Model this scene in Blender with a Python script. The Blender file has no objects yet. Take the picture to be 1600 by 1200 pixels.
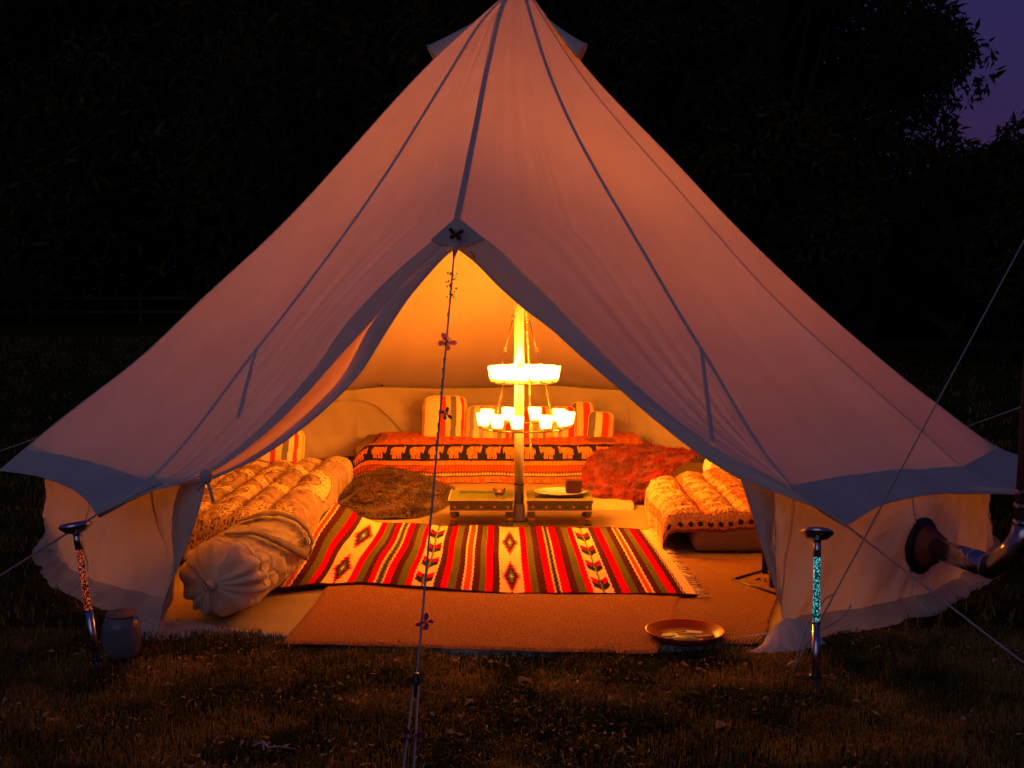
import bpy, math, random
import numpy as np
from mathutils import Vector, Matrix
random.seed(7); RNG = np.random.default_rng(7)
PI = math.pi; R = math.radians
S = bpy.context.scene
COL = S.collection

# ------------------------------------------------------------------ camera, sky, sun, exposure
CAM = Vector((0.0, -6.8, 1.33)); PITCH = R(4.54); FPX = 1891.0
cd = bpy.data.cameras.new('camera'); cam = bpy.data.objects.new('camera', cd); COL.objects.link(cam)
cam.location = CAM; cam.rotation_euler = (PI/2 - PITCH, 0, 0)
cd.sensor_width = 36; cd.lens = FPX/1600*36; cd.clip_end = 2000; cd.clip_start = 0.05
S.camera = cam
S.render.engine = 'CYCLES'
S.view_settings.view_transform = 'Standard'; S.view_settings.look = 'None'
S.view_settings.exposure = 0.0; S.view_settings.gamma = 1.0
try: S.view_settings.use_curve_mapping = False
except Exception: pass
S.cycles.use_denoising = True
S.cycles.max_bounces = 10; S.cycles.diffuse_bounces = 5; S.cycles.transmission_bounces = 8
S.cycles.transparent_max_bounces = 12; S.cycles.sample_clamp_indirect = 6
S.cycles.caustics_reflective = False; S.cycles.caustics_refractive = False

SUN_EL, SUN_ROT = R(-1.0), R(200)
W = bpy.data.worlds.new('World'); S.world = W; W.use_nodes = True
nt = W.node_tree; nt.nodes.clear()
sky = nt.nodes.new('ShaderNodeTexSky'); sky.sky_type = 'NISHITA'; sky.sun_disc = False
sky.sun_elevation = SUN_EL; sky.sun_rotation = SUN_ROT; sky.ozone_density = 3.6; sky.air_density = 1.0; sky.dust_density = 1.0
tint = nt.nodes.new('ShaderNodeMix'); tint.data_type = 'RGBA'; tint.blend_type = 'MULTIPLY'; tint.inputs[0].default_value = 1
tint.inputs[7].default_value = (1.55, 0.64, 0.90, 1)
bg = nt.nodes.new('ShaderNodeBackground'); bg.inputs[1].default_value = 0.25
wo = nt.nodes.new('ShaderNodeOutputWorld')
veil = nt.nodes.new('ShaderNodeMix'); veil.data_type = 'RGBA'; veil.inputs[0].default_value = 0.6     # even violet dusk haze over the whole sky
veil.inputs[7].default_value = (0.085, 0.072, 0.38, 1)
nt.links.new(sky.outputs[0], tint.inputs[6]); nt.links.new(tint.outputs[2], veil.inputs[6]); nt.links.new(veil.outputs[2], bg.inputs[0]); nt.links.new(bg.outputs[0], wo.inputs[0])

sd = bpy.data.lights.new('dusk_sun', 'SUN'); sd.energy = 0.16; sd.angle = R(50); sd.color = (0.86, 0.86, 1.0)
so = bpy.data.objects.new('dusk_sun', sd); COL.objects.link(so)
so.rotation_euler = (R(58), 0, R(-18))      # soft after-glow coming from behind the camera
CANDLE_W = 66.0
CANDLE_RGB = (1.0, 0.285, 0.015)

# ------------------------------------------------------------------ helpers
def P(px, py, d):
    "point of the place that lies on the sight line px,py (1600x1200) at horizontal distance d"
    a = (px-800)/FPX; b = (600-py)/FPX; c, s = math.cos(PITCH), math.sin(PITCH)
    dy = c + b*s; dz = -s + b*c; k = d/dy
    return Vector((CAM.x + a*k, CAM.y + d, CAM.z + dz*k))
def G(px, py, z=0.0):
    b = (600-py)/FPX; c, s = math.cos(PITCH), math.sin(PITCH)
    dy = c + b*s; dz = -s + b*c; k = (z-CAM.z)/dz
    return Vector((CAM.x + (px-800)/FPX*k, CAM.y + dy*k, z))

def lin(c):
    return tuple((x/12.92 if x <= .04045 else ((x+.055)/1.055)**2.4) for x in c)

WL = {}      # world location of every object built
def link(o, parent=None, loc=None):
    COL.objects.link(o)
    loc = Vector(loc) if loc is not None else Vector((0, 0, 0))
    WL[o.name] = loc
    if parent is not None:
        o.parent = parent; o.location = loc - WL[parent.name]
    else: o.location = loc
def tag(o, label=None, cat=None, group=None, kind=None):
    if label: o['label'] = label
    if cat: o['category'] = cat
    if group: o['group'] = group
    if kind: o['kind'] = kind
    return o
def thing(name, loc, label, cat, group=None):
    o = bpy.data.objects.new(name, None); o.empty_display_size = .05
    link(o, None, loc); return tag(o, label, cat, group)

def mesh_obj(name, V, Fc, mat, parent=None, smooth=True, col=None, loc=None, uv=None):
    V = np.asarray(V, dtype=np.float64).reshape(-1, 3)
    if loc is None:
        if parent is not None: loc = WL[parent.name]
        else: loc = ((V[:, 0].min()+V[:, 0].max())/2, (V[:, 1].min()+V[:, 1].max())/2, V[:, 2].min())
    loc = Vector(loc); Vl = V - np.array(loc)
    me = bpy.data.meshes.new(name)
    if isinstance(Fc, np.ndarray):
        n, k = Fc.shape
        me.vertices.add(len(Vl)); me.vertices.foreach_set('co', Vl.astype(np.float32).ravel())
        me.loops.add(n*k); me.loops.foreach_set('vertex_index', Fc.astype(np.int32).ravel())
        me.polygons.add(n); me.polygons.foreach_set('loop_start', np.arange(0, n*k, k, dtype=np.int32))
        me.update(calc_edges=True)
    else:
        me.from_pydata([tuple(v) for v in Vl], [], Fc); me.update()
    me.polygons.foreach_set('use_smooth', [smooth]*len(me.polygons))
    if col is not None:
        ca = me.color_attributes.new('Col', 'FLOAT_COLOR', 'POINT')
        c4 = np.ones((len(Vl), 4), dtype=np.float32); c4[:, :3] = np.asarray(col).reshape(-1, 3)
        ca.data.foreach_set('color', c4.ravel())
    if uv is not None:
        at = me.attributes.new('UVc', 'FLOAT_VECTOR', 'POINT')
        u3 = np.zeros((len(Vl), 3), dtype=np.float32); u3[:, :2] = np.asarray(uv).reshape(-1, 2)
        at.data.foreach_set('vector', u3.ravel())
    if mat: me.materials.append(mat)
    o = bpy.data.objects.new(name, me); link(o, parent, loc)
    return o

def grid(name, F, nu, nv, mat, parent=None, col=None, wrap=False, smooth=True, solid=0):
    u = np.linspace(0, 1, nu+1); v = np.linspace(0, 1, nv+1)
    U, Vv = np.meshgrid(u, v, indexing='ij')
    X = F(U, Vv)
    if wrap: X[-1] = X[0]
    i = np.arange(nu)[:, None]*(nv+1) + np.arange(nv)[None, :]
    q = np.stack([i, i+nv+1, i+nv+2, i+1], -1).reshape(-1, 4)
    c = None
    if col is not None: c = col(U, Vv)
    o = mesh_obj(name, X.reshape(-1, 3), q, mat, parent, smooth, c, uv=np.stack([U, Vv], -1))
    if solid:
        m = o.modifiers.new('thickness', 'SOLIDIFY'); m.thickness = solid; m.offset = -1
    return o

class MB:
    def __init__(s): s.v = []; s.f = []
    def add(s, v, f):
        n = len(s.v); s.v += [tuple(x) for x in v]; s.f += [tuple(i+n for i in q) for q in f]; return s
    def box(s, c, d, rz=0, M=None):
        c = Vector(c); hx, hy, hz = d[0]/2, d[1]/2, d[2]/2
        vs = [Vector((x, y, z)) for x in (-hx, hx) for y in (-hy, hy) for z in (-hz, hz)]
        m = Matrix.Rotation(rz, 3, 'Z') if M is None else M
        return s.add([c + m @ v for v in vs], [(0, 1, 3, 2), (4, 6, 7, 5), (0, 4, 5, 1), (2, 3, 7, 6), (0, 2, 6, 4), (1, 5, 7, 3)])
    def tube(s, pts, r, n=8, caps=True, rs=None):
        pts = [Vector(p) for p in pts]; m = len(pts); base = len(s.v)
        up = Vector((0, 0, 1)); prev = None
        for i, p in enumerate(pts):
            t = (pts[min(i+1, m-1)] - pts[max(i-1, 0)])
            t = t.normalized() if t.length > 1e-9 else Vector((0, 0, 1))
            if prev is None:
                a = up if abs(t.z) < .9 else Vector((1, 0, 0)); x = t.cross(a).normalized()
            else:
                x = (prev - t*prev.dot(t)); x = x.normalized() if x.length > 1e-6 else t.orthogonal().normalized()
            prev = x; y = t.cross(x)
            rr = rs[i] if rs is not None else r
            for k in range(n):
                a = 2*PI*k/n; s.v.append(tuple(p + (x*math.cos(a) + y*math.sin(a))*rr))
        for i in range(m-1):
            for k in range(n):
                a = base+i*n+k; b = base+i*n+(k+1) % n
                s.f.append((a, b, b+n, a+n))
        if caps:
            s.f.append(tuple(base+k for k in range(n))[::-1]); s.f.append(tuple(base+(m-1)*n+k for k in range(n)))
        return s
    def lathe(s, prof, c=(0, 0, 0), n=24, M=None, sx=1, sy=1):
        c = Vector(c); base = len(s.v); M = M or Matrix.Identity(3)
        for r, z in prof:
            for k in range(n):
                a = 2*PI*k/n; s.v.append(tuple(c + M @ Vector((r*math.cos(a)*sx, r*math.sin(a)*sy, z))))
        for i in range(len(prof)-1):
            for k in range(n):
                a = base+i*n+k; b = base+i*n+(k+1) % n
                s.f.append((a, b, b+n, a+n))
        if prof[0][0] > 1e-5: s.f.append(tuple(base+k for k in range(n))[::-1])
        if prof[-1][0] > 1e-5: s.f.append(tuple(base+(len(prof)-1)*n+k for k in range(n)))
        return s
    def sphere(s, c, r, n=8, m=6):
        if not hasattr(r, '__len__'): r = (r, r, r)
        prof = [(max(1e-6, math.sin(PI*i/m)), -math.cos(PI*i/m)) for i in range(m+1)]
        return s.lathe(prof, c, n, Matrix(((r[0], 0, 0), (0, r[1], 0), (0, 0, r[2]))))
    def torus(s, c, R0, r, n=24, k=6, M=None, sx=1, sy=1):
        c = Vector(c); M = M or Matrix.Identity(3); base = len(s.v)
        for i in range(n):
            a = 2*PI*i/n
            for j in range(k):
                b = 2*PI*j/k; q = R0 + r*math.cos(b)
                s.v.append(tuple(c + M @ Vector((q*math.cos(a)*sx, q*math.sin(a)*sy, r*math.sin(b)))))
        for i in range(n):
            for j in range(k):
                i2 = (i+1) % n; j2 = (j+1) % k
                s.f.append((base+i*k+j, base+i2*k+j, base+i2*k+j2, base+i*k+j2))
        return s
    def build(s, name, mat, parent=None, smooth=True, bevel=0, loc=None):
        o = mesh_obj(name, s.v, s.f, mat, parent, smooth, loc=loc)
        if bevel:
            m = o.modifiers.new('bevel', 'BEVEL'); m.width = bevel; m.segments = 2; m.limit_method = 'ANGLE'
            o.data.polygons.foreach_set('use_smooth', [False]*len(o.data.polygons))
        return o

def hash2(ix, iy, s=0):
    h = (ix.astype(np.int64)*374761393 + iy.astype(np.int64)*668265263 + s*974634777) & 0xffffffff
    h = ((h ^ (h >> 13))*1274126177) & 0xffffffff
    return ((h ^ (h >> 16)) & 0xffff)/65535.0
def vn(x, y, s=0):
    x = np.asarray(x, float); y = np.asarray(y, float)
    ix = np.floor(x); iy = np.floor(y); fx = x-ix; fy = y-iy
    fx = fx*fx*(3-2*fx); fy = fy*fy*(3-2*fy); ix = ix.astype(int); iy = iy.astype(int)
    a = hash2(ix, iy, s); b = hash2(ix+1, iy, s); c = hash2(ix, iy+1, s); d = hash2(ix+1, iy+1, s)
    return (a*(1-fx)+b*fx)*(1-fy) + (c*(1-fx)+d*fx)*fy
def fbm(x, y, s=0, o=3):
    t = 0; a = .5
    for k in range(o): t = t + a*vn(x*2**k, y*2**k, s+k*17); a *= .5
    return t/(1-.5**o)
def cell(x, y, s=0):
    ix = np.floor(x).astype(int); iy = np.floor(y).astype(int); best = np.full(x.shape, 9.)
    for dx in (-1, 0, 1):
        for dy in (-1, 0, 1):
            cx = ix+dx+.15+.7*hash2(ix+dx, iy+dy, s); cy = iy+dy+.15+.7*hash2(ix+dx, iy+dy, s+5)
            best = np.minimum(best, np.hypot(x-cx, y-cy))
    return best
def sm(a, b, x):
    t = np.clip((x-a)/(b-a), 0, 1); return t*t*(3-2*t)
def mixc(A, B, t):
    A = np.asarray(A, float); B = np.asarray(B, float); return A*(1-t[..., None]) + B*t[..., None]

# ------------------------------------------------------------------ materials
def mat(name, color=(.5, .5, .5), rough=.7, metal=0., noise=0., nscale=20, bump=0., bscale=60, attr=False,
        spec=.3, transl=0., tcol=None, sheen=0., emis=None, estr=0., stretch=(1, 1, 1), extra=None):
    m = bpy.data.materials.new(name); m.use_nodes = True; t = m.node_tree; N = t.nodes; L = t.links
    b = N['Principled BSDF']; out = N['Material Output']
    b.inputs['Roughness'].default_value = rough; b.inputs['Metallic'].default_value = metal
    b.inputs['Specular IOR Level'].default_value = spec
    if sheen: b.inputs['Sheen Weight'].default_value = sheen
    tc = N.new('ShaderNodeTexCoord'); mp = N.new('ShaderNodeMapping'); mp.inputs['Scale'].default_value = stretch
    L.new(tc.outputs['Object'], mp.inputs[0])
    base = None
    if attr:
        a = N.new('ShaderNodeAttribute'); a.attribute_name = 'Col'; base = a.outputs['Color']
    cs = base
    if noise:
        n = N.new('ShaderNodeTexNoise'); n.inputs['Scale'].default_value = nscale; n.inputs['Detail'].default_value = 6
        L.new(mp.outputs[0], n.inputs['Vector'])
        r = N.new('ShaderNodeMapRange'); r.inputs[1].default_value = .25; r.inputs[2].default_value = .75
        r.inputs[3].default_value = 1-noise; r.inputs[4].default_value = 1+noise
        L.new(n.outputs[0], r.inputs[0])
        mx = N.new('ShaderNodeMix'); mx.data_type = 'RGBA'; mx.blend_type = 'MULTIPLY'; mx.inputs[0].default_value = 1
        if base is not None: L.new(base, mx.inputs[6])
        else: mx.inputs[6].default_value = (*color, 1)
        L.new(r.outputs[0], mx.inputs[7]); cs = mx.outputs[2]
    if cs is not None: L.new(cs, b.inputs['Base Color'])
    else: b.inputs['Base Color'].default_value = (*color, 1)
    bo = None
    if bump:
        n2 = N.new('ShaderNodeTexNoise'); n2.inputs['Scale'].default_value = bscale; n2.inputs['Detail'].default_value = 4
        L.new(mp.outputs[0], n2.inputs['Vector'])
        bp = N.new('ShaderNodeBump'); bp.inputs['Strength'].default_value = bump; bp.inputs['Distance'].default_value = .01
        L.new(n2.outputs[0], bp.inputs['Height']); L.new(bp.outputs[0], b.inputs['Normal']); bo = bp.outputs[0]
    if emis: b.inputs['Emission Color'].default_value = (*emis, 1); b.inputs['Emission Strength'].default_value = estr
    if transl:
        tr = N.new('ShaderNodeBsdfTranslucent'); ms = N.new('ShaderNodeMixShader'); ms.inputs[0].default_value = transl
        if tcol: tr.inputs[0].default_value = (*tcol, 1)
        elif cs is not None: L.new(cs, tr.inputs[0])
        else: tr.inputs[0].default_value = (*color, 1)
        if bo is not None: L.new(bo, tr.inputs['Normal'])
        L.new(b.outputs[0], ms.inputs[1]); L.new(tr.outputs[0], ms.inputs[2]); L.new(ms.outputs[0], out.inputs[0])
    return m

M = {}
M['canvas'] = mat('cotton_canvas', (.72, .60, .46), .85, noise=.11, nscale=2.2, bump=.10, bscale=500, transl=.115, tcol=(.80, .53, .42), spec=.1)
M['wall'] = mat('wall_canvas', (.70, .58, .42), .85, noise=.07, nscale=4, bump=.10, bscale=400, transl=.17, tcol=(.64, .50, .46), spec=.1)
M['band'] = mat('doubled_and_shaded_canvas', (.50, .46, .42), .85, noise=.06, nscale=8, bump=.10, bscale=400, transl=.03, tcol=(.5, .4, .36), spec=.1)
M['mud'] = mat('muddy_wall_skirt', (.42, .34, .27), .8, noise=.35, nscale=7, bump=.3, bscale=30, transl=.10, tcol=(.6, .46, .4), spec=.1)
M['seam'] = mat('seam_tape', (.55, .50, .46), .85, noise=.1, nscale=40, transl=.02, spec=.1)
M['ground'] = mat('groundsheet_vinyl', (.34, .25, .105), .55, noise=.1, nscale=6, bump=.3, bscale=14, stretch=(.4, 3, 1), spec=.3)
M['pole'] = mat('galvanised_pole', (.62, .60, .55), .35, metal=.6, noise=.12, nscale=30)
M['rope'] = mat('white_rope', (.34, .31, .31), .8, noise=.2, nscale=300)
M['darkrope'] = mat('dark_cord', (.06, .05, .05), .8)
M['black'] = mat('black_plastic', (.015, .015, .016), .35, spec=.5)
M['chrome'] = mat('brushed_steel', (.55, .55, .58), .22, metal=1, noise=.08, nscale=60)
M['iron'] = mat('painted_iron', (.10, .07, .04), .45, metal=.7, noise=.2, nscale=80)
M['wax'] = mat('candle_wax', (.85, .8, .7), .5, transl=.3)
M['green'] = mat('green_painted_wood', (.15, .165, .022), .45, noise=.22, nscale=30, bump=.12, bscale=60, stretch=(1, 1, 4))
M['orangep'] = mat('orange_painted_wood', (.55, .22, .04), .5, noise=.2, nscale=40)
M['pink'] = mat('pink_flower_paint', (.75, .30, .25), .6)
M['whitep'] = mat('cream_trim_paint', (.75, .66, .40), .5, noise=.1, nscale=50)
M['china'] = mat('white_china', (.75, .70, .60), .15, spec=.6)
M['cake'] = mat('dark_brown_wax_block', (.045, .010, .006), .6, noise=.3, nscale=40, bump=.3, bscale=80)
M['cloth'] = mat('printed_cotton', attr=True, rough=.9, noise=.06, nscale=12, bump=.15, bscale=500, spec=.02)
M['weave'] = mat('woven_wool', attr=True, rough=.95, noise=.12, nscale=180, bump=.5, bscale=350, stretch=(1, .25, 1), spec=0)
M['bag'] = mat('bag_canvas', (.56, .47, .33), .85, noise=.08, nscale=9, bump=.2, bscale=300, spec=.1)
M['strap'] = mat('bag_webbing', (.22, .16, .15), .85, noise=.1, nscale=200, bump=.3, bscale=500)
M['ink'] = mat('printed_ink', (.035, .03, .03), .8)
M['mattress'] = mat('brown_mattress_ticking', (.20, .12, .06), .9, noise=.12, nscale=30, bump=.2, bscale=200)
M['furbrown'] = mat('brown_sheepskin', attr=True, rough=.7, spec=.25, sheen=.3)
M['furred'] = mat('rust_red_sheepskin', attr=True, rough=.7, spec=.25, sheen=.3)
M['tray'] = mat('red_enamel', (.36, .006, .004), .32, spec=.3, noise=.1, nscale=20)
M['trayin'] = mat('tray_inner_yellow', (.30, .26, .05), .5, noise=.35, nscale=9, spec=.5)
M['jar'] = mat('stoneware_glaze', (.15, .145, .145), .3, noise=.08, nscale=12, spec=.5)
M['cork'] = mat('jar_lid_wood', (.30, .18, .10), .7, noise=.2, nscale=40)
M['flange'] = mat('rust_red_silicone', (.22, .035, .02), .6, noise=.15, nscale=40)
M['steel'] = mat('flue_steel', (.45, .42, .42), .24, metal=1, noise=.2, nscale=25, stretch=(1, 1, .3))
M['rust'] = mat('rusty_flue', (.16, .07, .05), .55, metal=.35, noise=.3, nscale=25)
M['stove'] = mat('black_stove_iron', (.03, .027, .025), .5, metal=.5, noise=.2, nscale=40)
M['bark'] = mat('bark', (.07, .055, .04), .95, noise=.35, nscale=14, bump=.6, bscale=25, stretch=(1, 1, .3))
M['fencewood'] = mat('weathered_fence_wood', (.045, .03, .022), .9, noise=.2, nscale=12)
M['leafdry'] = mat('dry_leaf', (.42, .22, .10), .7, noise=.2, nscale=60, transl=.2)
M['gold'] = mat('pale_gold_beads', (.8, .62, .30), .2, metal=.7)

def leafmat(name, c1, c2):
    m = bpy.data.materials.new(name); m.use_nodes = True; t = m.node_tree; N = t.nodes; L = t.links
    b = N['Principled BSDF']; b.inputs['Roughness'].default_value = .7; b.inputs['Specular IOR Level'].default_value = .12
    a = N.new('ShaderNodeAttribute'); a.attribute_name = 'Col'
    mx = N.new('ShaderNodeMix'); mx.data_type = 'RGBA'; mx.inputs[6].default_value = (*c1, 1); mx.inputs[7].default_value = (*c2, 1)
    sp = N.new('ShaderNodeSeparateColor'); L.new(a.outputs['Color'], sp.inputs[0]); L.new(sp.outputs[0], mx.inputs[0])
    L.new(mx.outputs[2], b.inputs['Base Color'])
    tr = N.new('ShaderNodeBsdfTranslucent'); L.new(mx.outputs[2], tr.inputs[0])
    ms = N.new('ShaderNodeMixShader'); ms.inputs[0].default_value = .3
    L.new(b.outputs[0], ms.inputs[1]); L.new(tr.outputs[0], ms.inputs[2]); L.new(ms.outputs[0], N['Material Output'].inputs[0])
    return m
M['leaf'] = leafmat('tree_leaves', (.028, .030, .009), (.10, .075, .026))
M['grassblade'] = leafmat('lawn_blades', (.030, .042, .008), (.36, .22, .05))

def soil_mat():
    m = mat('lawn_soil', (.030, .028, .009), 1.0, spec=0, noise=.5, nscale=5, bump=.8, bscale=60); return m
M['soil'] = soil_mat()

def glassm(name, col, rough=.05, transp=.55, trans=.45):
    m = bpy.data.materials.new(name); m.use_nodes = True; t = m.node_tree; N = t.nodes; L = t.links
    N.remove(N['Principled BSDF'])
    tp = N.new('ShaderNodeBsdfTransparent'); tl = N.new('ShaderNodeBsdfTranslucent'); tl.inputs[0].default_value = (*col, 1)
    gl = N.new('ShaderNodeBsdfGlossy'); gl.inputs['Roughness'].default_value = rough
    df = N.new('ShaderNodeBsdfDiffuse'); df.inputs[0].default_value = (*col, 1)
    a = N.new('ShaderNodeMixShader'); a.inputs[0].default_value = trans; L.new(tp.outputs[0], a.inputs[1]); L.new(tl.outputs[0], a.inputs[2])
    a2 = N.new('ShaderNodeMixShader'); a2.inputs[0].default_value = trans*.3; L.new(a.outputs[0], a2.inputs[1]); L.new(df.outputs[0], a2.inputs[2])
    fr = N.new('ShaderNodeFresnel'); fr.inputs[0].default_value = 1.4
    c = N.new('ShaderNodeMixShader'); L.new(fr.outputs[0], c.inputs[0]); L.new(a2.outputs[0], c.inputs[1]); L.new(gl.outputs[0], c.inputs[2])
    L.new(c.outputs[0], N['Material Output'].inputs[0]); return m
M['cupglass'] = glassm('frosted_cup_glass', (1, .96, .9), .1, trans=.45)
M['bowlglass'] = glassm('clear_tea_glass', (.9, .8, .7), .03, trans=.12)
def emit(name, c, s):
    m = bpy.data.materials.new(name); m.use_nodes = True; t = m.node_tree; N = t.nodes
    e = N.new('ShaderNodeEmission'); e.inputs[0].default_value = (*c, 1); e.inputs[1].default_value = s
    t.links.new(e.outputs[0], N['Material Output'].inputs[0]); N.remove(N['Principled BSDF']); return m
M['flame'] = emit('candle_flame', (1, .62, .22), 60)
def bubblem(name, c, s):
    m = bpy.data.materials.new(name); m.use_nodes = True; t = m.node_tree; N = t.nodes; L = t.links
    b = N['Principled BSDF']; b.inputs['Base Color'].default_value = (.02, .02, .02, 1); b.inputs['Roughness'].default_value = .1
    tc = N.new('ShaderNodeTexCoord'); v = N.new('ShaderNodeTexVoronoi'); v.inputs['Scale'].default_value = 190; L.new(tc.outputs['Object'], v.inputs['Vector'])
    r = N.new('ShaderNodeMapRange'); r.inputs[1].default_value = .44; r.inputs[2].default_value = .20; r.inputs[3].default_value = .02; r.inputs[4].default_value = s
    L.new(v.outputs['Distance'], r.inputs[0])
    b.inputs['Emission Color'].default_value = (*c, 1); L.new(r.outputs[0], b.inputs['Emission Strength']); return m
M['bubcyan'] = bubblem('lit_blue_bubble_tube', (.10, .75, .85), 1.3)
M['bubred'] = bubblem('lit_red_bubble_tube', (1, .13, .04), 1.0)

# ------------------------------------------------------------------ ground
def ground():
    n = 60
    def F(U, V):
        # denser near the tent
        x = np.sinh((U-.5)*2*4.6)/math.sinh(4.6)*240; y = np.sinh((V-.5)*2*4.6)/math.sinh(4.6)*240
        z = (fbm(x*1.3, y*1.3, 3)-.5)*.03*(np.hypot(x, y) > 2.6) - .012
        return np.stack([x, y, z], -1)
    o = grid('lawn', F, 160, 160, M['soil']); tag(o, 'dark trampled lawn at dusk stretching back to the trees', kind='structure')
ground()

def blades(name, X, Y, hgt, wid, matl, lean=.6, tone=None):
    n = len(X); a = RNG.uniform(0, 2*PI, n); l = RNG.normal(0, lean, n)*hgt; b = RNG.uniform(0, 2*PI, n)
    bx, by = np.cos(a)*wid/2, np.sin(a)*wid/2
    z0 = -.015
    tx, ty = np.cos(b)*l, np.sin(b)*l
    p0 = np.stack([X-bx, Y-by, np.full(n, z0)], -1); p1 = np.stack([X+bx, Y+by, np.full(n, z0)], -1)
    m0 = np.stack([X-bx*.8+tx*.35, Y-by*.8+ty*.35, hgt*.6], -1); m1 = np.stack([X+bx*.8+tx*.35, Y+by*.8+ty*.35, hgt*.6], -1)
    tip = np.stack([X+tx, Y+ty, hgt*np.clip(1-.35*(l/hgt)**2, .3, 1)], -1)
    V = np.stack([p0, p1, m1, m0, tip], 1).reshape(-1, 3)
    i = np.arange(n)[:, None]*5
    F = np.concatenate([i+[[0, 1, 2]], i+[[0, 2, 3]], i+[[3, 2, 4]]], 0)
    t = tone if tone is not None else RNG.uniform(0, 1, n)
    c = np.repeat(np.stack([t, t, t], -1), 5, 0)
    return mesh_obj(name, V, F, matl, None, True, c)
def lawn_blades():
    def pts(n, x0, x1, y0, y1):
        return RNG.uniform(x0, x1, n), RNG.uniform(y0, y1, n)
    Xs, Ys, Hs, Ws = [], [], [], []
    for n, b, h, w in ((150000, (-2.7, 2.9, -3.9, -2.2), .026, .0032), (50000, (-6, 7, -2.6, 4), .035, .006), (70000, (-18, 20, 4, 26), .05, .010)):
        x, y = pts(n, *b); k = np.hypot(x-.04, y) > 2.47
        pat = fbm(x*3.0, y*3.0, 9); k &= RNG.uniform(0, 1, n) < .25+1.3*pat
        x, y, pat = x[k], y[k], pat[k]
        Xs.append(x); Ys.append(y); Hs.append(h*(.15+1.6*pat)*RNG.uniform(.5, 1.25, len(x))); Ws.append(np.full(len(x), w))
    X = np.concatenate(Xs); Y = np.concatenate(Ys); H = np.concatenate(Hs); Wd = np.concatenate(Ws)
    tone = np.clip(RNG.uniform(0, .5, len(X)) + (fbm(X*5, Y*5, 31)-.45)*2.0 + (RNG.uniform(0, 1, len(X)) > .96)*.8, 0, 1)
    o = blades('grass', X, Y, H, Wd, M['grassblade'], 1.2, tone)
    tag(o, 'short olive green grass blades covering the lawn', 'grass', kind='stuff')
lawn_blades()

# ------------------------------------------------------------------ trees
def leaf_cloud(C, size, asp=.3, droop=.5):
    n = len(C); d = RNG.normal(0, 1, (n, 3)); d[:, 2] -= droop; d /= np.linalg.norm(d, axis=1)[:, None]
    q = RNG.normal(0, 1, (n, 3)); s = np.cross(d, q); s /= np.linalg.norm(s, axis=1)[:, None]
    L = size*RNG.uniform(.6, 1.3, n)[:, None]; w = L*asp*.5
    nn = np.cross(d, s)
    V = np.stack([C, C+d*L*.45+s*w+nn*L*.04, C+d*L-nn*L*.08, C+d*L*.45-s*w+nn*L*.04], 1).reshape(-1, 3)
    i = np.arange(n)[:, None]*4
    F = np.concatenate([i+[[0, 1, 2]], i+[[0, 2, 3]]], 0)
    return V, F
def tree(x, y, h, cr, zc, rz, nleaf, lsize, label, kind='dense', nclump=60):
    t = thing('tree', (x, y, 0), label, 'tree', 'trees around the field')
    tr = MB(); pts = []; lean = random.uniform(-.3, .3)
    for i in range(7):
        f = i/6; pts.append((x+lean*f*f*2, y+.2*math.sin(f*3), -.05+f*h*.75))
    tr.tube(pts, .3, 10, rs=[.035*h*(1-.85*i/6)**1.1*.6+.02 for i in range(7)])
    o = tr.build('trunk', M['bark'], t)
    lb = MB()
    cl = []
    for k in range(nclump):
        a = random.uniform(0, 2*PI); u = random.uniform(-1, 1); rr = random.uniform(.45, 1)**.6
        c = Vector((x+cr*rr*math.cos(a)*math.sqrt(1-u*u*.8), y+cr*rr*math.sin(a)*math.sqrt(1-u*u*.8), zc+rz*u*rr))
        cl.append(c)
        if k % 4 == 0:
            s = Vector(pts[2+k//4 % 4]); m = (s+c)/2+Vector((0, 0, .2)); lb.tube([s, m, c], .03, 5, rs=[.09, .05, .015])
    lb.build('limbs', M['bark'], t)
    C = np.array([tuple(c) for c in cl]); idx = RNG.integers(0, nclump, nleaf)
    sz = cr*.26*RNG.uniform(.7, 1.3, nclump)
    off = RNG.normal(0, 1, (nleaf, 3)); off *= np.minimum(1, 1.75/np.linalg.norm(off, axis=1))[:, None]; off = off*1.12*sz[idx][:, None]*np.array([1, 1, .75])*.62
    pos = C[idx]+off; pos[:, 2] = np.maximum(pos[:, 2], .15)
    V, F = leaf_cloud(pos, lsize)
    tone = np.clip(RNG.uniform(0, 1, nclump)[idx]*.6+RNG.uniform(-.2, .4, nleaf), 0, 1)
    c = np.repeat(np.stack([tone]*3, -1), 4, 0)
    o = mesh_obj('crown', V, F, M['leaf'], t, True, c)
    return t
# right side: sweet chestnut near, lower bushes
tree(4.2, 12.5, 9.5, 2.35, 5.2, 4.2, 78000, .19, 'tall sweet chestnut with long hanging leaves at the edge of the open sky', nclump=110)
tree(2.2, 15.5, 10.5, 3.6, 5.6, 4.6, 42000, .26, 'dark chestnut crown rising behind the right slope of the tent', nclump=90)
tree(8.9, 15.0, 4.6, 2.0, 2.3, 1.55, 22000, .22, 'lower bushy tree at the far right below the patch of violet sky', nclump=50)
tree(-2.6, 24, 14, 5.2, 7.2, 6.2, 36000, .34, 'dark broad tree directly behind the top of the tent', nclump=80)
tree(-9.5, 42, 19, 7.5, 9.2, 8.6, 36000, .55, 'dark tree beyond the fence, second from the left side', nclump=80)
tree(-19, 43, 19, 8.0, 9.5, 8.8, 36000, .55, 'dark tree beyond the fence at the far left', nclump=80)
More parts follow.
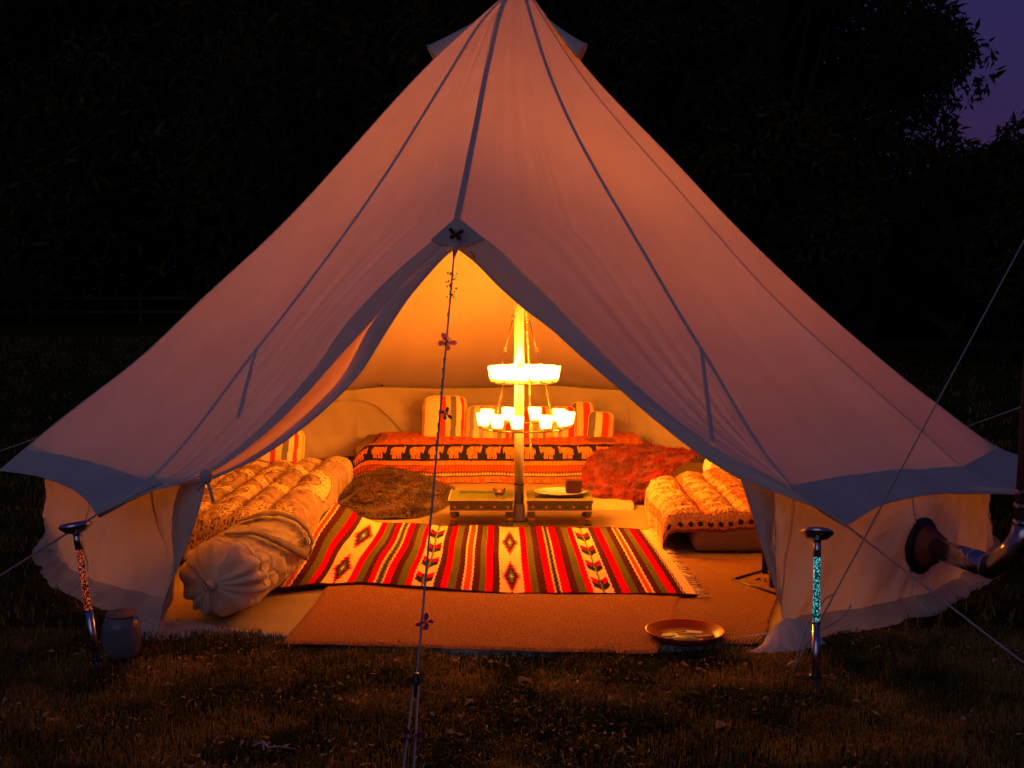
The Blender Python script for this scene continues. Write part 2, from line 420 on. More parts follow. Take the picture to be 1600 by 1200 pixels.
# the wood far behind, one mass nobody could count
n = 60000
xs = RNG.uniform(-60, 45, n); hmax = np.where(xs < 6, 21, np.where(xs < 7.5, 7.0, 3.6))*(.8+.3*vn(xs*.35, xs*0, 4))
zz = RNG.uniform(0, 1, n)**.9*hmax; ys = np.where(xs > 4, 24, 50)+RNG.uniform(0, 5, n)+zz*.15
V, F = leaf_cloud(np.stack([xs, ys, zz], -1), 1.25, .55, .2)
o = mesh_obj('woodland', V, F, M['leaf'], None, True, np.repeat(RNG.uniform(0, .8, n)[:, None]*np.ones(3), 4, 0))
tag(o, 'black mass of woodland behind the field', 'woodland', kind='stuff')

# fence
f = thing('fence', (-12, 38, 0), 'low post and rail fence crossing the field on the left', 'fence')
fy = 38.2
for x in np.arange(-21, -3, 2.55*1.6):
    b = MB(); b.box((x+3.15, fy, .6), (.13, .13, 1.24)); b.build('post', M['fencewood'], f, False, .01)
for z in (.45, .95):
    b = MB(); b.box((-11.5, fy-.08, z), (21, .05, .11)); b.build('rail', M['fencewood'], f, False)

# ------------------------------------------------------------------ bell tent
CX = .04
tent = thing('bell_tent', (CX, 0, 0), 'large cream canvas bell tent glowing orange with its front door open', 'tent')
ZA = 2.97
TIPS = {}
SEAMS = [(-35, 2.80, .478), (25, 2.755, .478), (55, 2.85, .43), (85, 2.92, .36), (115, 2.72, .5), (145, 2.72, .5), (175, 2.72, .5), (205, 2.72, .5), (235, 2.72, .5), (265, 2.70, .5), (295, 2.71, .47)]
SEAM_PX = {-35: [(757, 28), (700, 117), (600, 277), (400, 547), (205, 771)], 25: [(853, 101), (1018, 416), (1095, 545), (1265, 785)],
           85: [(911, 101), (1060, 259), (1136, 340), (1340, 531), (1457, 626), (1589, 713)],
           295: [(700, 72), (411, 380), (315, 468), (227, 552), (84, 664)],
           55: [(906, 115), (1060, 297), (1227, 483), (1361, 604), (1435, 669), (1533, 748)]}
def seam_pts(az, Rt, zt, n=80):
    a = R(az); s = np.linspace(0, 1, n)
    if az in SEAM_PX:
        pr = [(.035, ZA)]
        for px, py in SEAM_PX[az]:
            q = P(px, py, 1.0)-CAM; k = q.x/q.y; T = math.tan(a); d = (6.8*T+CX)/(k+T); r_ = (6.8-d)/math.cos(a)
            pr.append((r_, CAM.z+q.z*d))
        pr.append((Rt, zt))
    elif az > 250: pr = [(.035, ZA), (.4, 2.62), (1.0, 2.0), (1.5, 1.49), (1.87, 1.13), (2.28, .80), (Rt, zt)]
    else: pr = [(.035, ZA), (.38, 2.55), (1.0, 1.86), (1.5, 1.40), (1.95, .96), (2.3, .72), (Rt, zt)]
    pr = np.array(pr); d = np.r_[0, np.cumsum(np.hypot(*np.diff(pr, axis=0).T))]; m = np.gradient(pr, d, axis=0)
    t = s*d[-1]; k = np.clip(np.searchsorted(d, t, side='right')-1, 0, len(d)-2); hh = d[k+1]-d[k]; u = (t-d[k])/hh
    def H(c): return (2*u**3-3*u**2+1)*pr[k, c]+(u**3-2*u**2+u)*hh*m[k, c]+(-2*u**3+3*u**2)*pr[k+1, c]+(u**3-u**2)*hh*m[k+1, c]
    r = H(0); zz = H(1); zz = np.minimum.accumulate(zz-1e-5*np.arange(n))
    return np.stack([CX + r*math.sin(a), -r*math.cos(a), zz], -1)
    return np.stack([CX + r*math.sin(a), -r*math.cos(a), ZA-(ZA-zt)*h], -1)
def resample_z(pts, zs):
    pts = np.asarray(pts); z = pts[:, 2]; o = np.argsort(z)
    return np.stack([np.interp(zs, z[o], pts[o, 0]), np.interp(zs, z[o], pts[o, 1]), zs], -1)
def dense(pts, n=200):
    pts = np.array([tuple(p) for p in pts]); d = np.r_[0, np.cumsum(np.linalg.norm(np.diff(pts, axis=0), axis=1))]
    # smooth (Catmull-Rom) sampling
    t = np.linspace(0, d[-1], n); out = np.zeros((n, 3)); m = np.gradient(pts, d, axis=0)
    k = np.clip(np.searchsorted(d, t, side='right')-1, 0, len(d)-2); h = (d[k+1]-d[k]); u = (t-d[k])/h
    for a in range(3):
        out[:, a] = (2*u**3-3*u**2+1)*pts[k, a]+(u**3-2*u**2+u)*h*m[k, a]+(-2*u**3+3*u**2)*pts[k+1, a]+(u**3-u**2)*h*m[k+1, a]
    return out
DT = 5.02
door_top = P(713, 347, DT)
S1 = dense([Vector((CX-.03, -.035, ZA)), P(787, 6, 6.63), P(765, 90, 5.02+1.36), P(745, 190, 5.02+.88), P(727, 280, 5.02+.36), door_top], 80)
tipL = seam_pts(*SEAMS[0])[-1]; tipR = seam_pts(*SEAMS[1])[-1]
outL = dense([door_top, P(660, 388, 4.99), P(600, 442, 4.93), P(548, 497, 4.86), P(478, 592, 4.74), P(420, 655, 4.66), P(370, 700, 4.60), P(318, 738, 4.52), P(225, 772, 4.47), Vector(tipL)])
outR = dense([door_top, P(761, 375, 4.99), P(822, 430, 4.92), P(904, 513, 4.81), P(1006, 612, 4.66), P(1067, 663, 4.56), P(1149, 716, 4.44), P(1231, 763, 4.35), Vector(tipR)])
inL = dense([P(711, 387, 5.01), P(692, 403, 4.99), P(668, 429, 4.96), P(638, 465, 4.92), P(604, 516, 4.85), P(560, 585, 4.77), P(500, 645, 4.67), P(415, 708, 4.57), P(330, 749, 4.47)])
inR = dense([P(714, 387, 5.01), P(740, 407, 5.0), P(778, 445, 4.96), P(822, 484, 4.89), P(862, 514, 4.82), P(904, 552, 4.75), P(961, 601, 4.66), P(1027, 658, 4.56), P(1108, 719, 4.44), P(1160, 750, 4.39)])

ZS_N = 90
def panel(A, B, name, ncol=28, sag=.035, wr=.006, seed=0, hem=.03, hmin=0):
    "canvas between two seam lines A and B (3D polylines from apex to tip), rows of equal height"
    zt = max(A[-1][2], B[-1][2])
    w = np.linspace(0, 1, ZS_N+1)
    def F(U, V):
        zA = ZA-.001+(A[-1][2]-ZA)*V; zB = ZA-.001+(B[-1][2]-ZA)*V
        a = resample_z(A, zA.ravel()).reshape(*U.shape, 3); b = resample_z(B, zB.ravel()).reshape(*U.shape, 3)
        # hem arcs in between the tips
        Vh = V*(1-hem*4*U*(1-U)*V**16)
        zA2 = ZA+(A[-1][2]-ZA)*Vh; zB2 = ZA+(B[-1][2]-ZA)*Vh
        a = resample_z(A, zA2.ravel()).reshape(*U.shape, 3); b = resample_z(B, zB2.ravel()).reshape(*U.shape, 3)
        X = a*(1-U[..., None])+b*U[..., None]
        rad = X-np.array([CX, 0, 0]); rad[..., 2] = 0; ln = np.linalg.norm(rad, axis=-1, keepdims=True)+1e-6
        nrm = rad/ln*.7; nrm[..., 2] = .7
        e = np.sin(PI*U)*np.sin(PI*np.clip(V, 0, 1))
        k = -sag*e + wr*np.sin(PI*U)*(fbm(U*9+seed*7, V*1.6+U*2, seed)-.5)*2.2*(.3+V) + wr*.9*np.sin(PI*U)*(fbm(U*26+seed, V*1.2, seed+3)-.5)*V - wr*1.3*np.sin(PI*U)**.5*V*sm(.45, .8, vn(U*5+seed, V*2, seed+6))*(1-np.abs(2*vn(U*16+V*1.5, V*.6, seed+9)-1))**3
        k = k+.005*(vn(V*55, V*0+seed, seed)-.5)*(np.exp(-U/.07)+np.exp(-(1-U)/.07))*np.minimum(1, 20*np.minimum(U, 1-U))*V
        return X+nrm*k[..., None]
    grid(name, F, ncol, ZS_N, M['canvas'], tent)
    return F
def hem_shade(F, v0=.962, n=28, off=.003):
    def H(U, V):
        X = F(U, v0+(1.0-v0)*V); r = X-np.array([CX, 0, 0]); r[..., 2] = 0
        r = r/(np.linalg.norm(r, axis=-1, keepdims=True)+1e-6)*.6; r[..., 2] = .8
        return X+r*off
    grid('hem_band', H, n, 8, M['band'], tent)  # darker cloth paints in the overhang's shade, where the wall blocks the candles
def ribbon(name, A, width, matl, off=.004, parent=tent):
    "tape lying on the outside of the roof along polyline A"
    A = np.asarray(A); T = np.gradient(A, axis=0); T /= np.linalg.norm(T, axis=1)[:, None]+1e-9
    r = A-np.array([CX, 0, 0]); r[:, 2] = 0; r /= np.linalg.norm(r, axis=1)[:, None]+1e-6
    nrm = r*.7; nrm[:, 2] += .7; nrm -= T*np.sum(nrm*T, 1)[:, None]; nrm /= np.linalg.norm(nrm, axis=1)[:, None]
    sd = np.cross(T, nrm)
    w = np.full(len(A), width)
    V = np.concatenate([A+nrm*off*.3-sd*w[:, None]/2, A+nrm*off, A+nrm*off*.3+sd*w[:, None]/2]); n = len(A)
    f = []
    for i in range(n-1): f += [(i, i+1, n+i+1, n+i), (n+i, n+i+1, 2*n+i+1, 2*n+i)]
    return mesh_obj(name, V, f, matl, parent)
sp = [seam_pts(*s) for s in SEAMS]
CL = np.concatenate([S1, outL[1:]]); CR = np.concatenate([S1, outR[1:]])
FL = panel(sp[0], CL, 'roof_panel', 80, .0, .016, 1, 0.0)
FR = panel(CR, sp[1], 'roof_panel', 80, .0, .010, 2, 0.0)
F56 = []
for i in range(1, len(SEAMS)):
    j = i+1 if i+1 < len(SEAMS) else 0
    Fp = panel(sp[i], sp[j], 'roof_panel', 28, .03, .006, 3+i, 0.0 if i == 2 else .012); hem_shade(Fp); F56.append(Fp)
for i, s_ in enumerate(sp): ribbon('seam_tape', s_[1:], .016 if i > 1 else .02, M['seam'])
ribbon('seam_tape', S1[2:], .028, M['band'], .006)
# reinforcing tapes that branch off the two front seams
def at_z(Pp, z): return resample_z(Pp, np.array([z]))[0]
def on_panel(F, u, v): return F(np.array([[u]]), np.array([[v]]))[0, 0]
def find_uv(F, px, py):
    best = None
    U, V = np.meshgrid(np.linspace(0, 1, 161), np.linspace(.3, 1, 281), indexing='ij'); X = F(U, V)
    c, s = math.cos(PITCH), math.sin(PITCH)
    rel = X-np.array(CAM); dep = rel[..., 1]*c-rel[..., 2]*s; up = rel[..., 1]*s+rel[..., 2]*c
    qx = 800+FPX*rel[..., 0]/dep; qy = 600-FPX*up/dep
    k = np.argmin((qx-px)**2+(qy-py)**2); return X.reshape(-1, 3)[k], U.ravel()[k], V.ravel()[k]
for F_, a, b in ((FR, (1095, 545), (1113, 690)), (FL, (400, 545), (372, 655))):
    X = np.array([find_uv(F_, a[0]+(b[0]-a[0])*f_, a[1]+(b[1]-a[1])*f_)[0] for f_ in np.linspace(0, 1, 9)])
    for _ in range(12): X[1:-1] = (X[:-2]+X[1:-1]*2+X[2:])/4
    X = dense(X, 24)
    ribbon('seam_tape', X, .018, M['seam'], .005)

# hem of the two front corners: overhang shade put into a darker cloth
def strip(name, A, B, n, k, matl, bulge=0, wav=0, seed=0, parent=tent):
    A = dense(A, n+1) if len(A) != n+1 else np.asarray(A); B = dense(B, n+1) if len(B) != n+1 else np.asarray(B)
    def F(U, V):
        i = np.clip((U*n).round().astype(int), 0, n)
        X = A[i]*(1-V[..., None])+B[i]*V[..., None]
        y = -bulge*np.sin(PI*V)+wav*(fbm(U*8+seed, V*2.5+U*6, seed)-.5)*np.minimum(1, 6*np.minimum(U, 1-U)+.15)
        X = X.copy(); X[..., 1] += y; return X
    return grid(name, F, n, k, matl, parent)
# door edge: right side is one wide doubled band
m = 120
strip('door_band', outR[:190], inR, m, 8, M['band'], .006, .03, 5)
# left side: outer band, folded cloth brightened as if candle-lit, inner band
Lo = dense(outL[:172], m+1); Li = dense(inL, m+1)
t = np.linspace(0, 1, m+1)[:, None]
gp = .30*sm(.30, .55, t); w1 = .52-gp*.75; w2 = .52+gp*.45
Lm1 = Lo+(Li-Lo)*w1; Lm2 = Lo+(Li-Lo)*w2
foldd = np.array([0, .05, -.01])*sm(.25, .6, t)*np.sin(t*PI)**.5
strip('door_band', Lo, Lm1, m, 4, M['band'], .004, .015, 7)
M['fold'] = mat('lit_canvas_fold', (.66, .52, .36), .85, noise=.08, nscale=4, transl=.5, tcol=(.8, .5, .3), spec=.05)  # warmer, clearer canvas copy: direct candlelight on the fold put into the material
strip('door_flap', Lm1, Lm2+foldd, m, 4, M['fold'], -.01, .02, 8)
strip('door_band', Lm2+foldd, Li, m, 6, M['band'], .012, .02, 9)
# door edge piping catching the light
for E in (inL, inR):
    b = MB(); b.tube([Vector(p) for p in E[::3]], .004, 6); b.build('door_edge', M['seam'], tent)
# corner patches under seam tips, darker cloth standing in for overhang shade
for F_, side in ((FL, 0), (FR, 1)):
    def H(U, V, F_=F_, side=side):
        u = U*.75 if side == 0 else 1-.75*U
        v = .955+.045*V
        v = np.minimum(1, v+.0*U)
        X = F_(u, v); X = X+np.array([0, -.004, .004]); return X
    grid('hem_band', H, 20, 8, M['band'], tent)

# walls: the wall hangs from the underside of the roof at this radius
_az, _z = [], []
for F_ in [FL, FR]+F56:
    U_, V_ = np.meshgrid(np.linspace(0, 1, 41), np.linspace(.8, 1, 161), indexing='ij'); X_ = F_(U_, V_); r_ = np.hypot(X_[..., 0]-CX, X_[..., 1])
    k_ = np.abs(r_-2.485) < .012; _az.append(np.degrees(np.arctan2(X_[..., 0]-CX, -X_[..., 1]))[k_] % 360); _z.append(X_[..., 2][k_])
_az = np.concatenate(_az); _z = np.concatenate(_z); AZB = np.arange(0, 361, 3.0)
ZB = []
for a_ in AZB:
    k_ = np.abs((_az-a_+180) % 360-180) < 3; ZB.append(_z[k_].min() if k_.any() else .55)
ZB = np.array(ZB); ZB = (np.roll(ZB, 1)+2*ZB+np.roll(ZB, -1))/4
def wall_z(adeg): return np.interp(np.asarray(adeg) % 360, AZB, ZB)-.008
wall_top_r = 2.47
def wallF(a0t, a1t, a0b, a1b, seed):
    def F(U, V):
        at = R(a0t)+(R(a1t)-R(a0t))*U; ab = R(a0b)+(R(a1b)-R(a0b))*U
        a = at*(1-V)+ab*V
        r = wall_top_r + .02*V + .05*np.sin(PI*V)*(fbm(np.degrees(a)*.13, V*1.5, 40)-.45) + .085*(fbm(np.degrees(a)*.35+V*3, V*1.6, 41)-.5)-.022*(1-np.abs(2*vn(np.degrees(a)*.16+V*2.5, V*1.3, 44)-1))**7*V*np.sin(PI*np.clip(V*1.1, 0, 1))
        r = r + .07*sm(.84, 1, V)                       # mud flap kicks out
        z = wall_z(np.degrees(a))*(1-V)+.004
        return np.stack([CX+r*np.sin(a), -r*np.cos(a), z+.01*(vn(np.degrees(a)*.3, V, 5)-.5)*V], -1)
    return F
azs = [(24.5, 40), (40, 70), (70, 100), (100, 130), (130, 160), (160, 190), (190, 220), (220, 250), (250, 280), (280, 310), (310, 322.5)]
for k, (a, b) in enumerate(azs):
    ab = 23 if k == 0 else a; bb = 326 if k == len(azs)-1 else b
    WF = wallF(a, b, ab, bb, k)
    grid('wall_panel', lambda U, V, WF=WF: WF(U, V*.86), 36, 24, M['wall'], tent)
    grid('mud_flap', lambda U, V, WF=WF: WF(U, .86+.14*V)+np.stack([0*U, 0*U, .012*np.sin(U*40+V*5)*V*0], -1), 60, 6, M['mud'], tent)
    if k: # vertical seam
        A = wallF(a, b, ab, bb, k)(np.zeros((1, 30)), np.linspace(0, .98, 30)[None])[0]
        A2 = A.copy(); r = (A2-np.array([CX, 0, 0])); r[:, 2] = 0; r /= np.linalg.norm(r, axis=1)[:, None]
        for sgn in (1, -1):
            bb_ = MB(); bb_.tube([Vector(p) for p in A2+r*.003*sgn], .003, 5); bb_.build('wall_seam', M['seam'], tent)
# wall door flaps tied back beside the opening
def flap(A, B, split, seed):
    A = dense(A, 61); B = dense(B, 61); t = np.linspace(0, 1, 61)[:, None]; Mi = A+(B-A)*split(t)
    strip('door_flap', A, Mi, 60, 8, M['band'], .02, .03, seed); strip('door_flap', Mi, B, 60, 10, M['wall'], .025, .05, seed+1)
    b = MB(); b.tube([Vector(p) for p in A], .003, 5); b.build('door_edge', M['seam'], tent)
    b = MB(); b.tube([Vector(p) for p in B], .004, 5); b.build('wall_seam', M['seam'], tent)
def wallpt(az, zf): return Vector(wallF(az, az+1, az, az+1, 0)(np.array([[0.]]), np.array([[zf]]))[0, 0])
flap([P(1158, 748, 4.40), P(1175, 800, 4.42), P(1190, 850, 4.45), P(1205, 900, 4.48), P(1222, 955, 4.50), P(1230, 995, 4.46)],
     [wallpt(24.5-1.5*f, f) for f in (0, .2, .4, .6, .8, .97)], lambda t: .62-.35*t**2, 12)
flap([P(322, 748, 4.46), P(312, 790, 4.48), P(296, 840, 4.50), P(272, 900, 4.52), P(254, 945, 4.52), P(247, 990, 4.48)],
     [wallpt(322.5+3.5*f, f) for f in (0, .2, .4, .6, .8, .97)], lambda t: .42+.2*np.sin(t*2.6), 15)
k = MB(); c = P(322, 745, 4.42); k.sphere(c, (.025, .02, .03)); k.tube([c, c+Vector((.02, -.01, -.06)), c+Vector((.03, -.02, -.09))], .006, 6)
k.tube([c, c+Vector((-.03, -.01, -.05))], .006, 6); k.build('tie_tape', M['band'], tent)
# groundsheet
def gs(U, V):
    a = R(-180)+R(360)*U; r = V*(2.47+.02*vn(U*40, V*0, 3))
    z = .006+.012*fbm(r*np.sin(a)*2.5, r*np.cos(a)*6, 8)*(V < .99)+.03*sm(.985, 1, V)*((np.abs(np.degrees(a)+4) > 42))
    return np.stack([CX+r*np.sin(a), -r*np.cos(a), z], -1)
grid('groundsheet', gs, 220, 60, M['ground'], tent)
# curled front lip and turned back corners
def lip(U, V):
    a = R(-37)+R(59)*U; r = 2.46+(.035+.20*np.exp(-((np.degrees(a)+33)/4.5)**2))*V; z = .012+.018*np.sin(PI*V)*(.4+vn(U*9, V*0, 2))-.02*V
    return np.stack([CX+r*np.sin(a), -r*np.cos(a), z], -1)
grid('ground_lip', lip, 90, 5, M['band'], tent)
strip('ground_lip', [P(1192, 1006, 4.37), P(1205, 985, 4.42), P(1224, 968, 4.44), P(1262, 972, 4.41)], [G(1165, 1018, .01), G(1200, 1020, .01), G(1235, 1018, .01), G(1290, 1005, .01)], 30, 8, M['band'], .012, .03, 19)
# inside of the back wall: curved window piping and a zip
def on_wall(az, z, r=2.455): a = R(az); return Vector((CX+r*math.sin(a), -r*math.cos(a), z))
b = MB(); pts = []
for i in range(20):
    f = i/19; pts.append(on_wall(213-12*f, .50-.0*f-.25*f**2.4+.03*math.sin(f*3), 2.43))
b.tube(pts, .006, 6); b.build('window_piping', M['seam'], tent)
b = MB(); b.tube([on_wall(209, .33, 2.43), on_wall(209.3, .24, 2.42), on_wall(209, .20, 2.42)], .005, 5); b.build('window_piping', M['seam'], tent)
b = MB(); b.sphere(on_wall(204.5, .60, 2.44), .011); b.build('wall_toggle', M['cake'], tent)
# pole
b = MB(); b.tube([(CX, 0, .01), (CX+.0, 0, 1.6), (CX-.01, 0, ZA-.02)], .027, 20); b.build('centre_pole', M['pole'], tent)
b = MB(); b.lathe([(.0, .0), (.05, .0), (.05, .012), (.034, .02), (.031, .09), (.028, .095)], (CX, 0, .012), 20); b.build('pole_foot', mat('pole_foot_plastic', (.35, .30, .36), .5), tent)
b = MB(); b.lathe([(.0271, 0), (.031, .002), (.031, .012), (.0271, .014)], (CX, 0, .215), 20); b.build('pole_collar', M['black'], tent)
b = MB(); b.lathe([(.045, -.02), (.05, .03), (.03, .07), (.0, .09)], (CX-.01, 0, ZA-.02), 16); b.build('pole_cap', M['band'], tent)
# vents near the top
def vent(az, lip):
    a = R(az); rd = Vector((math.sin(a), -math.cos(a), 0)); tg = Vector((math.cos(a), math.sin(a), 0))
    z0, z1 = ZA-.14, ZA-.395
    sq = sp[3] if az > 0 else sp[10]
    def F(U, V):
        z = z0+(z1-z0)*V; rb = np.interp(z.ravel(), sq[::-1, 2], np.hypot(sq[::-1, 0]-CX, sq[::-1, 1])).reshape(z.shape)*.96
        w = .095*V**.8; h = lip*V**1.3; ph = PI*U
        X = np.array(rd)*(rb+np.sin(ph)*h*.5)[..., None]+np.array(tg)*(-np.cos(ph)*w)[..., None]
        X[..., 2] += z+np.sin(ph)*h*.85; X[..., 0] += CX; return X
    grid('vent_hood', F, 16, 12, M['band'], tent)
    L = F(np.linspace(0, 1, 17)[:, None], np.ones((17, 1)))[:, 0]
    b = MB(); b.tube([Vector(p) for p in L], .006, 6); b.build('vent_piping', M['band'], tent)
    L2 = F(np.linspace(0, 1, 9)[:, None], np.full((9, 1), .93))[:, 0]; c = L2.mean(0)
    V_ = [tuple(c)]+[tuple(p*.97+c*.03) for p in L2]
    mesh_obj('vent_mesh', V_, [(0, i+1, i+2) for i in range(8)], M['canvas'], tent)
vent(-88, .095); vent(82, .10)
# door apex patch, zip and tie
def patch(U, V):
    X = np.zeros(U.shape+(3,))
    A = [P(713, 340, 5.0), P(752, 372, 4.985), P(733, 398, 4.985)]; 
    top = np.array(P(714, 338, 4.995)); l = np.array(P(672, 375, 4.985)); r = np.array(P(757, 373, 4.985)); bl = np.array(P(697, 392, 4.985)); br = np.array(P(727, 392, 4.985))
    a = top*(1-V[..., None])+l*V[..., None]; b_ = top*(1-V[..., None])+r*V[..., None]
    X = a*(1-U[..., None])+b_*U[..., None]; X[..., 2] -= .03*np.sin(PI*U)*V; return X
grid('door_apex_patch', patch, 12, 8, M['band'], tent)
mb = MB(); mb.tube([P(713, 383, 4.97), P(711, 392, 4.97), P(709, 403, 4.97)], .006, 6, rs=[.02, .012, .005]); mb.build('tie_tape', M['band'], tent)
mb = MB(); mb.tube([P(733, 393, 4.97), P(738, 396, 4.965), P(741, 402, 4.96), P(738, 405, 4.96)], .005, 6); mb.build('zip_pull', M['orangep'], tent)

# ------------------------------------------------------------------ guy ropes
def rope(name, pts, r, label, mt='rope', extra=None, group='guy ropes of the tent'):
    b = MB(); b.tube(pts, r, 6); o = b.build(name, M[mt]); tag(o, label, 'rope', group); return o
pegF = G(615, 1417)
fr0, fr1 = P(710, 392, 4.95), Vector((-.252, -4.22, .0))
fr = thing('guy_rope', fr1, 'taut front guy rope running from the door peak down to the grass', 'rope', 'guy ropes of the tent')
def on_rope(py):
    best = None
    for i in range(400):
        q = fr0.lerp(fr1, i/399); c_, s_ = math.cos(PITCH), math.sin(PITCH); r_ = q-CAM; y_ = 600-FPX*(r_.y*s_+r_.z*c_)/(r_.y*c_-r_.z*s_)
        if best is None or abs(y_-py) < best[0]: best = (abs(y_-py), q)
    return best[1]
sl = on_rope(1070)
b = MB(); b.tube([fr0, sl], .0032, 6); b.tube([sl+Vector((-.006, 0, 0)), fr1+Vector((-.02, 0, 0))], .003, 6); b.tube([sl+Vector((.006, 0, 0)), fr1+Vector((.02, 0, 0))], .003, 6); b.build('cord', M['rope'], fr)
b = MB(); b.tube([sl+Vector((.0, 0, .03)), sl+Vector((0, 0, -.03))], .009, 8); b.build('slider', M['black'], fr)
b = MB(); b.tube([fr1+Vector((0, -.03, .03)), fr1+Vector((0, .06, -.12))], .008, 6); b.build('peg', M['iron'], fr)
def side_guy(tipp, az, rad, label, slide=None):
    a = R(az); e = Vector((CX+rad*math.sin(a), -rad*math.cos(a), .0)); tipp = Vector(tipp)
    t = thing('guy_rope', e, label, 'rope', 'guy ropes of the tent')
    b = MB(); b.tube([tipp, tipp.lerp(e, .5)-Vector((0, 0, .01)), e], .0035, 6); b.build('cord', M['rope'], t)
    b = MB(); q = tipp.lerp(e, slide or .6); b.box(q, (.02, .02, .05)); b.build('slider', M['black' if slide is None else 'rope'], t, False, .004)
    b = MB(); b.tube([e+Vector((0, 0, .03)), e-Vector((0, 0, .12))], .008, 6); b.build('peg', M['iron'], t)
side_guy(tipL, -35, 4.1, 'guy rope from the front left corner of the roof')
side_guy(tipR, 25, 4.2, 'guy rope from the front right corner running past the flue pipe', .62)
side_guy(sp[-1][-1], -65, 4.2, 'guy rope from the far left eave tip')
side_guy(sp[9][-1], -95, 4.2, 'guy rope behind the far left eave leading off the field')
side_guy(sp[2][-1], 55, 4.0, 'guy rope from the far right eave tip')
# white cord loops and wooden toggle peg at the right light
t = thing('peg_loop', G(1240, 1048), 'white cord loop with a wooden toggle pegged beside the blue torch', 'rope')
b = MB(); e = G(1240, 1047)
b.tube([e+Vector((0, 0, .02)), P(1262, 975, 4.25), P(1290, 935, 4.25), P(1303, 928, 4.25), P(1296, 945, 4.2), P(1268, 985, 4.2), e+Vector((.01, 0, .02))], .0028, 6)
b.tube([P(1283, 985, 4.2), P(1312, 968, 4.25), P(1325, 955, 4.28), P(1330, 945, 4.28)], .0025, 6); b.build('cord', M['rope'], t)
b = MB(); b.tube([e+Vector((-.02, 0, .01)), e+Vector((.015, .0, .03))], .012, 8); b.build('toggle', mat('toggle_wood', (.5, .26, .10), .5), t)

# ------------------------------------------------------------------ stove, flue
wc = P(1437, 852, 4.93)
az_f = math.atan2(wc.x-CX, -wc.y); nrm = Vector((math.sin(az_f), -math.cos(az_f), 0))
def frame(z): 
    z = Vector(z).normalized(); x = z.orthogonal().normalized(); y = z.cross(x); return Matrix((x, y, z)).transposed()
flu = thing('flue_pipe', G(1592, 985), 'steel stovepipe leaving the right wall and turning up past the edge', 'pipe')
MF = frame(nrm)
wc = Vector((CX, 0, wc.z))+nrm*2.50
b = MB(); b.lathe([(.115, -.01), (.118, .006), (.11, .014)], wc, 32, MF); b.build('wall_flange', M['stove'], flu)
b = MB(); b.lathe([(.085, .014), (.088, .02), (.075, .03), (.078, .045), (.062, .05), (.066, .065), (.05, .07), (.052, .09), (.044, .095)], wc, 28, MF); b.build('flue_boot', M['flange'], flu)
e1 = P(1545, 884, 4.42); e2 = P(1583, 860, 4.28); e3 = P(1594, 820, 4.28)
e0 = wc+nrm*.05
b = MB(); b.tube([e0, e0.lerp(e1, .5), e1], .044, 20); b.build('pipe_section', M['steel'], flu)
b = MB(); q = e0.lerp(e1, .78); b.tube([q, q+(e1-e0).normalized()*.012], .0465, 20); q = e1; b.tube([q, q+(e1-e0).normalized()*.014], .0465, 20); b.build('pipe_collar', M['chrome'], flu)
top = P(1612, 560, 4.28); top2 = top+(top-e3)*3.0
b = MB(); b.tube([e1, e1.lerp(e2, .5)+Vector((0, 0, -.01)), e2, (e2+e3)/2+Vector((.018, 0, 0)), e3+Vector((.02, 0, 0))], .043, 18); b.build('elbow', M['steel'], flu)
e3 = e3+Vector((.02, 0, 0))
b = MB(); b.tube([e3, top2], .040, 18); b.build('pipe_section', M['rust'], flu)
for z in (0.0, .06, .11):
    b = MB(); q = e3+(top2-e3).normalized()*z; b.tube([q, q+(top2-e3).normalized()*.018], .0445, 18); b.build('pipe_collar', M['steel'], flu)
rope('flue_guy', [P(1640, 301, 4.2), G(1240, 1047, .02)], .0026, 'thin stay rope slanting from the flue top down to the peg by the blue torch', group='stay ropes of the flue')
rope('flue_guy', [P(1620, 627, 6.0), P(1495, 672, 7.6), G(1380, 790)], .0035, 'stay rope passing behind the right slope of the tent', group='stay ropes of the flue')

sv = thing('stove', (1.42, -1.55, 0), 'black camping stove standing on a square hearth plate behind the right flap', 'stove')
c0 = G(1207, 925); px_ = [G(1145, 914), G(1215, 938), G(1300, 912), G(1214, 893)]
for lx, ly in ((c0.x, c0.y), (c0.x+.34, c0.y-.02), (c0.x+.02, c0.y+.26), (c0.x+.36, c0.y+.24)):
    b = MB(); b.tube([(lx, ly, .022), (lx, ly, .27)], .014, 10); b.build('leg', M['stove'], sv)
b = MB(); b.box((c0.x+.19, c0.y+.12, .36), (.44, .34, .2)); b.build('firebox', M['stove'], sv, False, .012)
b = MB(); b.box((c0.x+.19, c0.y-.056, .36), (.2, .012, .14)); b.build('stove_door', M['stove'], sv, False, .004)
b = MB(); pth = Vector((c0.x+.30, c0.y+.12, .46)); b.tube([pth, pth+Vector((0, 0, .02)), wc+Vector((-.12, .08, .0)), wc-nrm*.02], .04, 16); b.build('flue_stub', M['stove'], sv)
hp = thing('hearth_plate', (1.2, -1.5, 0), 'dark square metal hearth plate under the stove legs', 'plate')
ctr = sum(px_, Vector())/4
b = MB(); b.add([Vector((p.x, p.y, .012)) for p in px_]+[Vector((p.x, p.y, .018)) for p in px_], [(0, 1, 2, 3), (7, 6, 5, 4), (0, 4, 5, 1), (1, 5, 6, 2), (2, 6, 7, 3), (3, 7, 4, 0)]); b.build('sheet', mat('hearth_sheet', (.035, .022, .014), .6, metal=.3, noise=.2, nscale=20), hp, False)
b = MB(); q = [Vector((p.x, p.y, .022)) for p in px_]; b.tube(q+[q[0]], .009, 8); b.build('rim', M['stove'], hp)
b = MB()
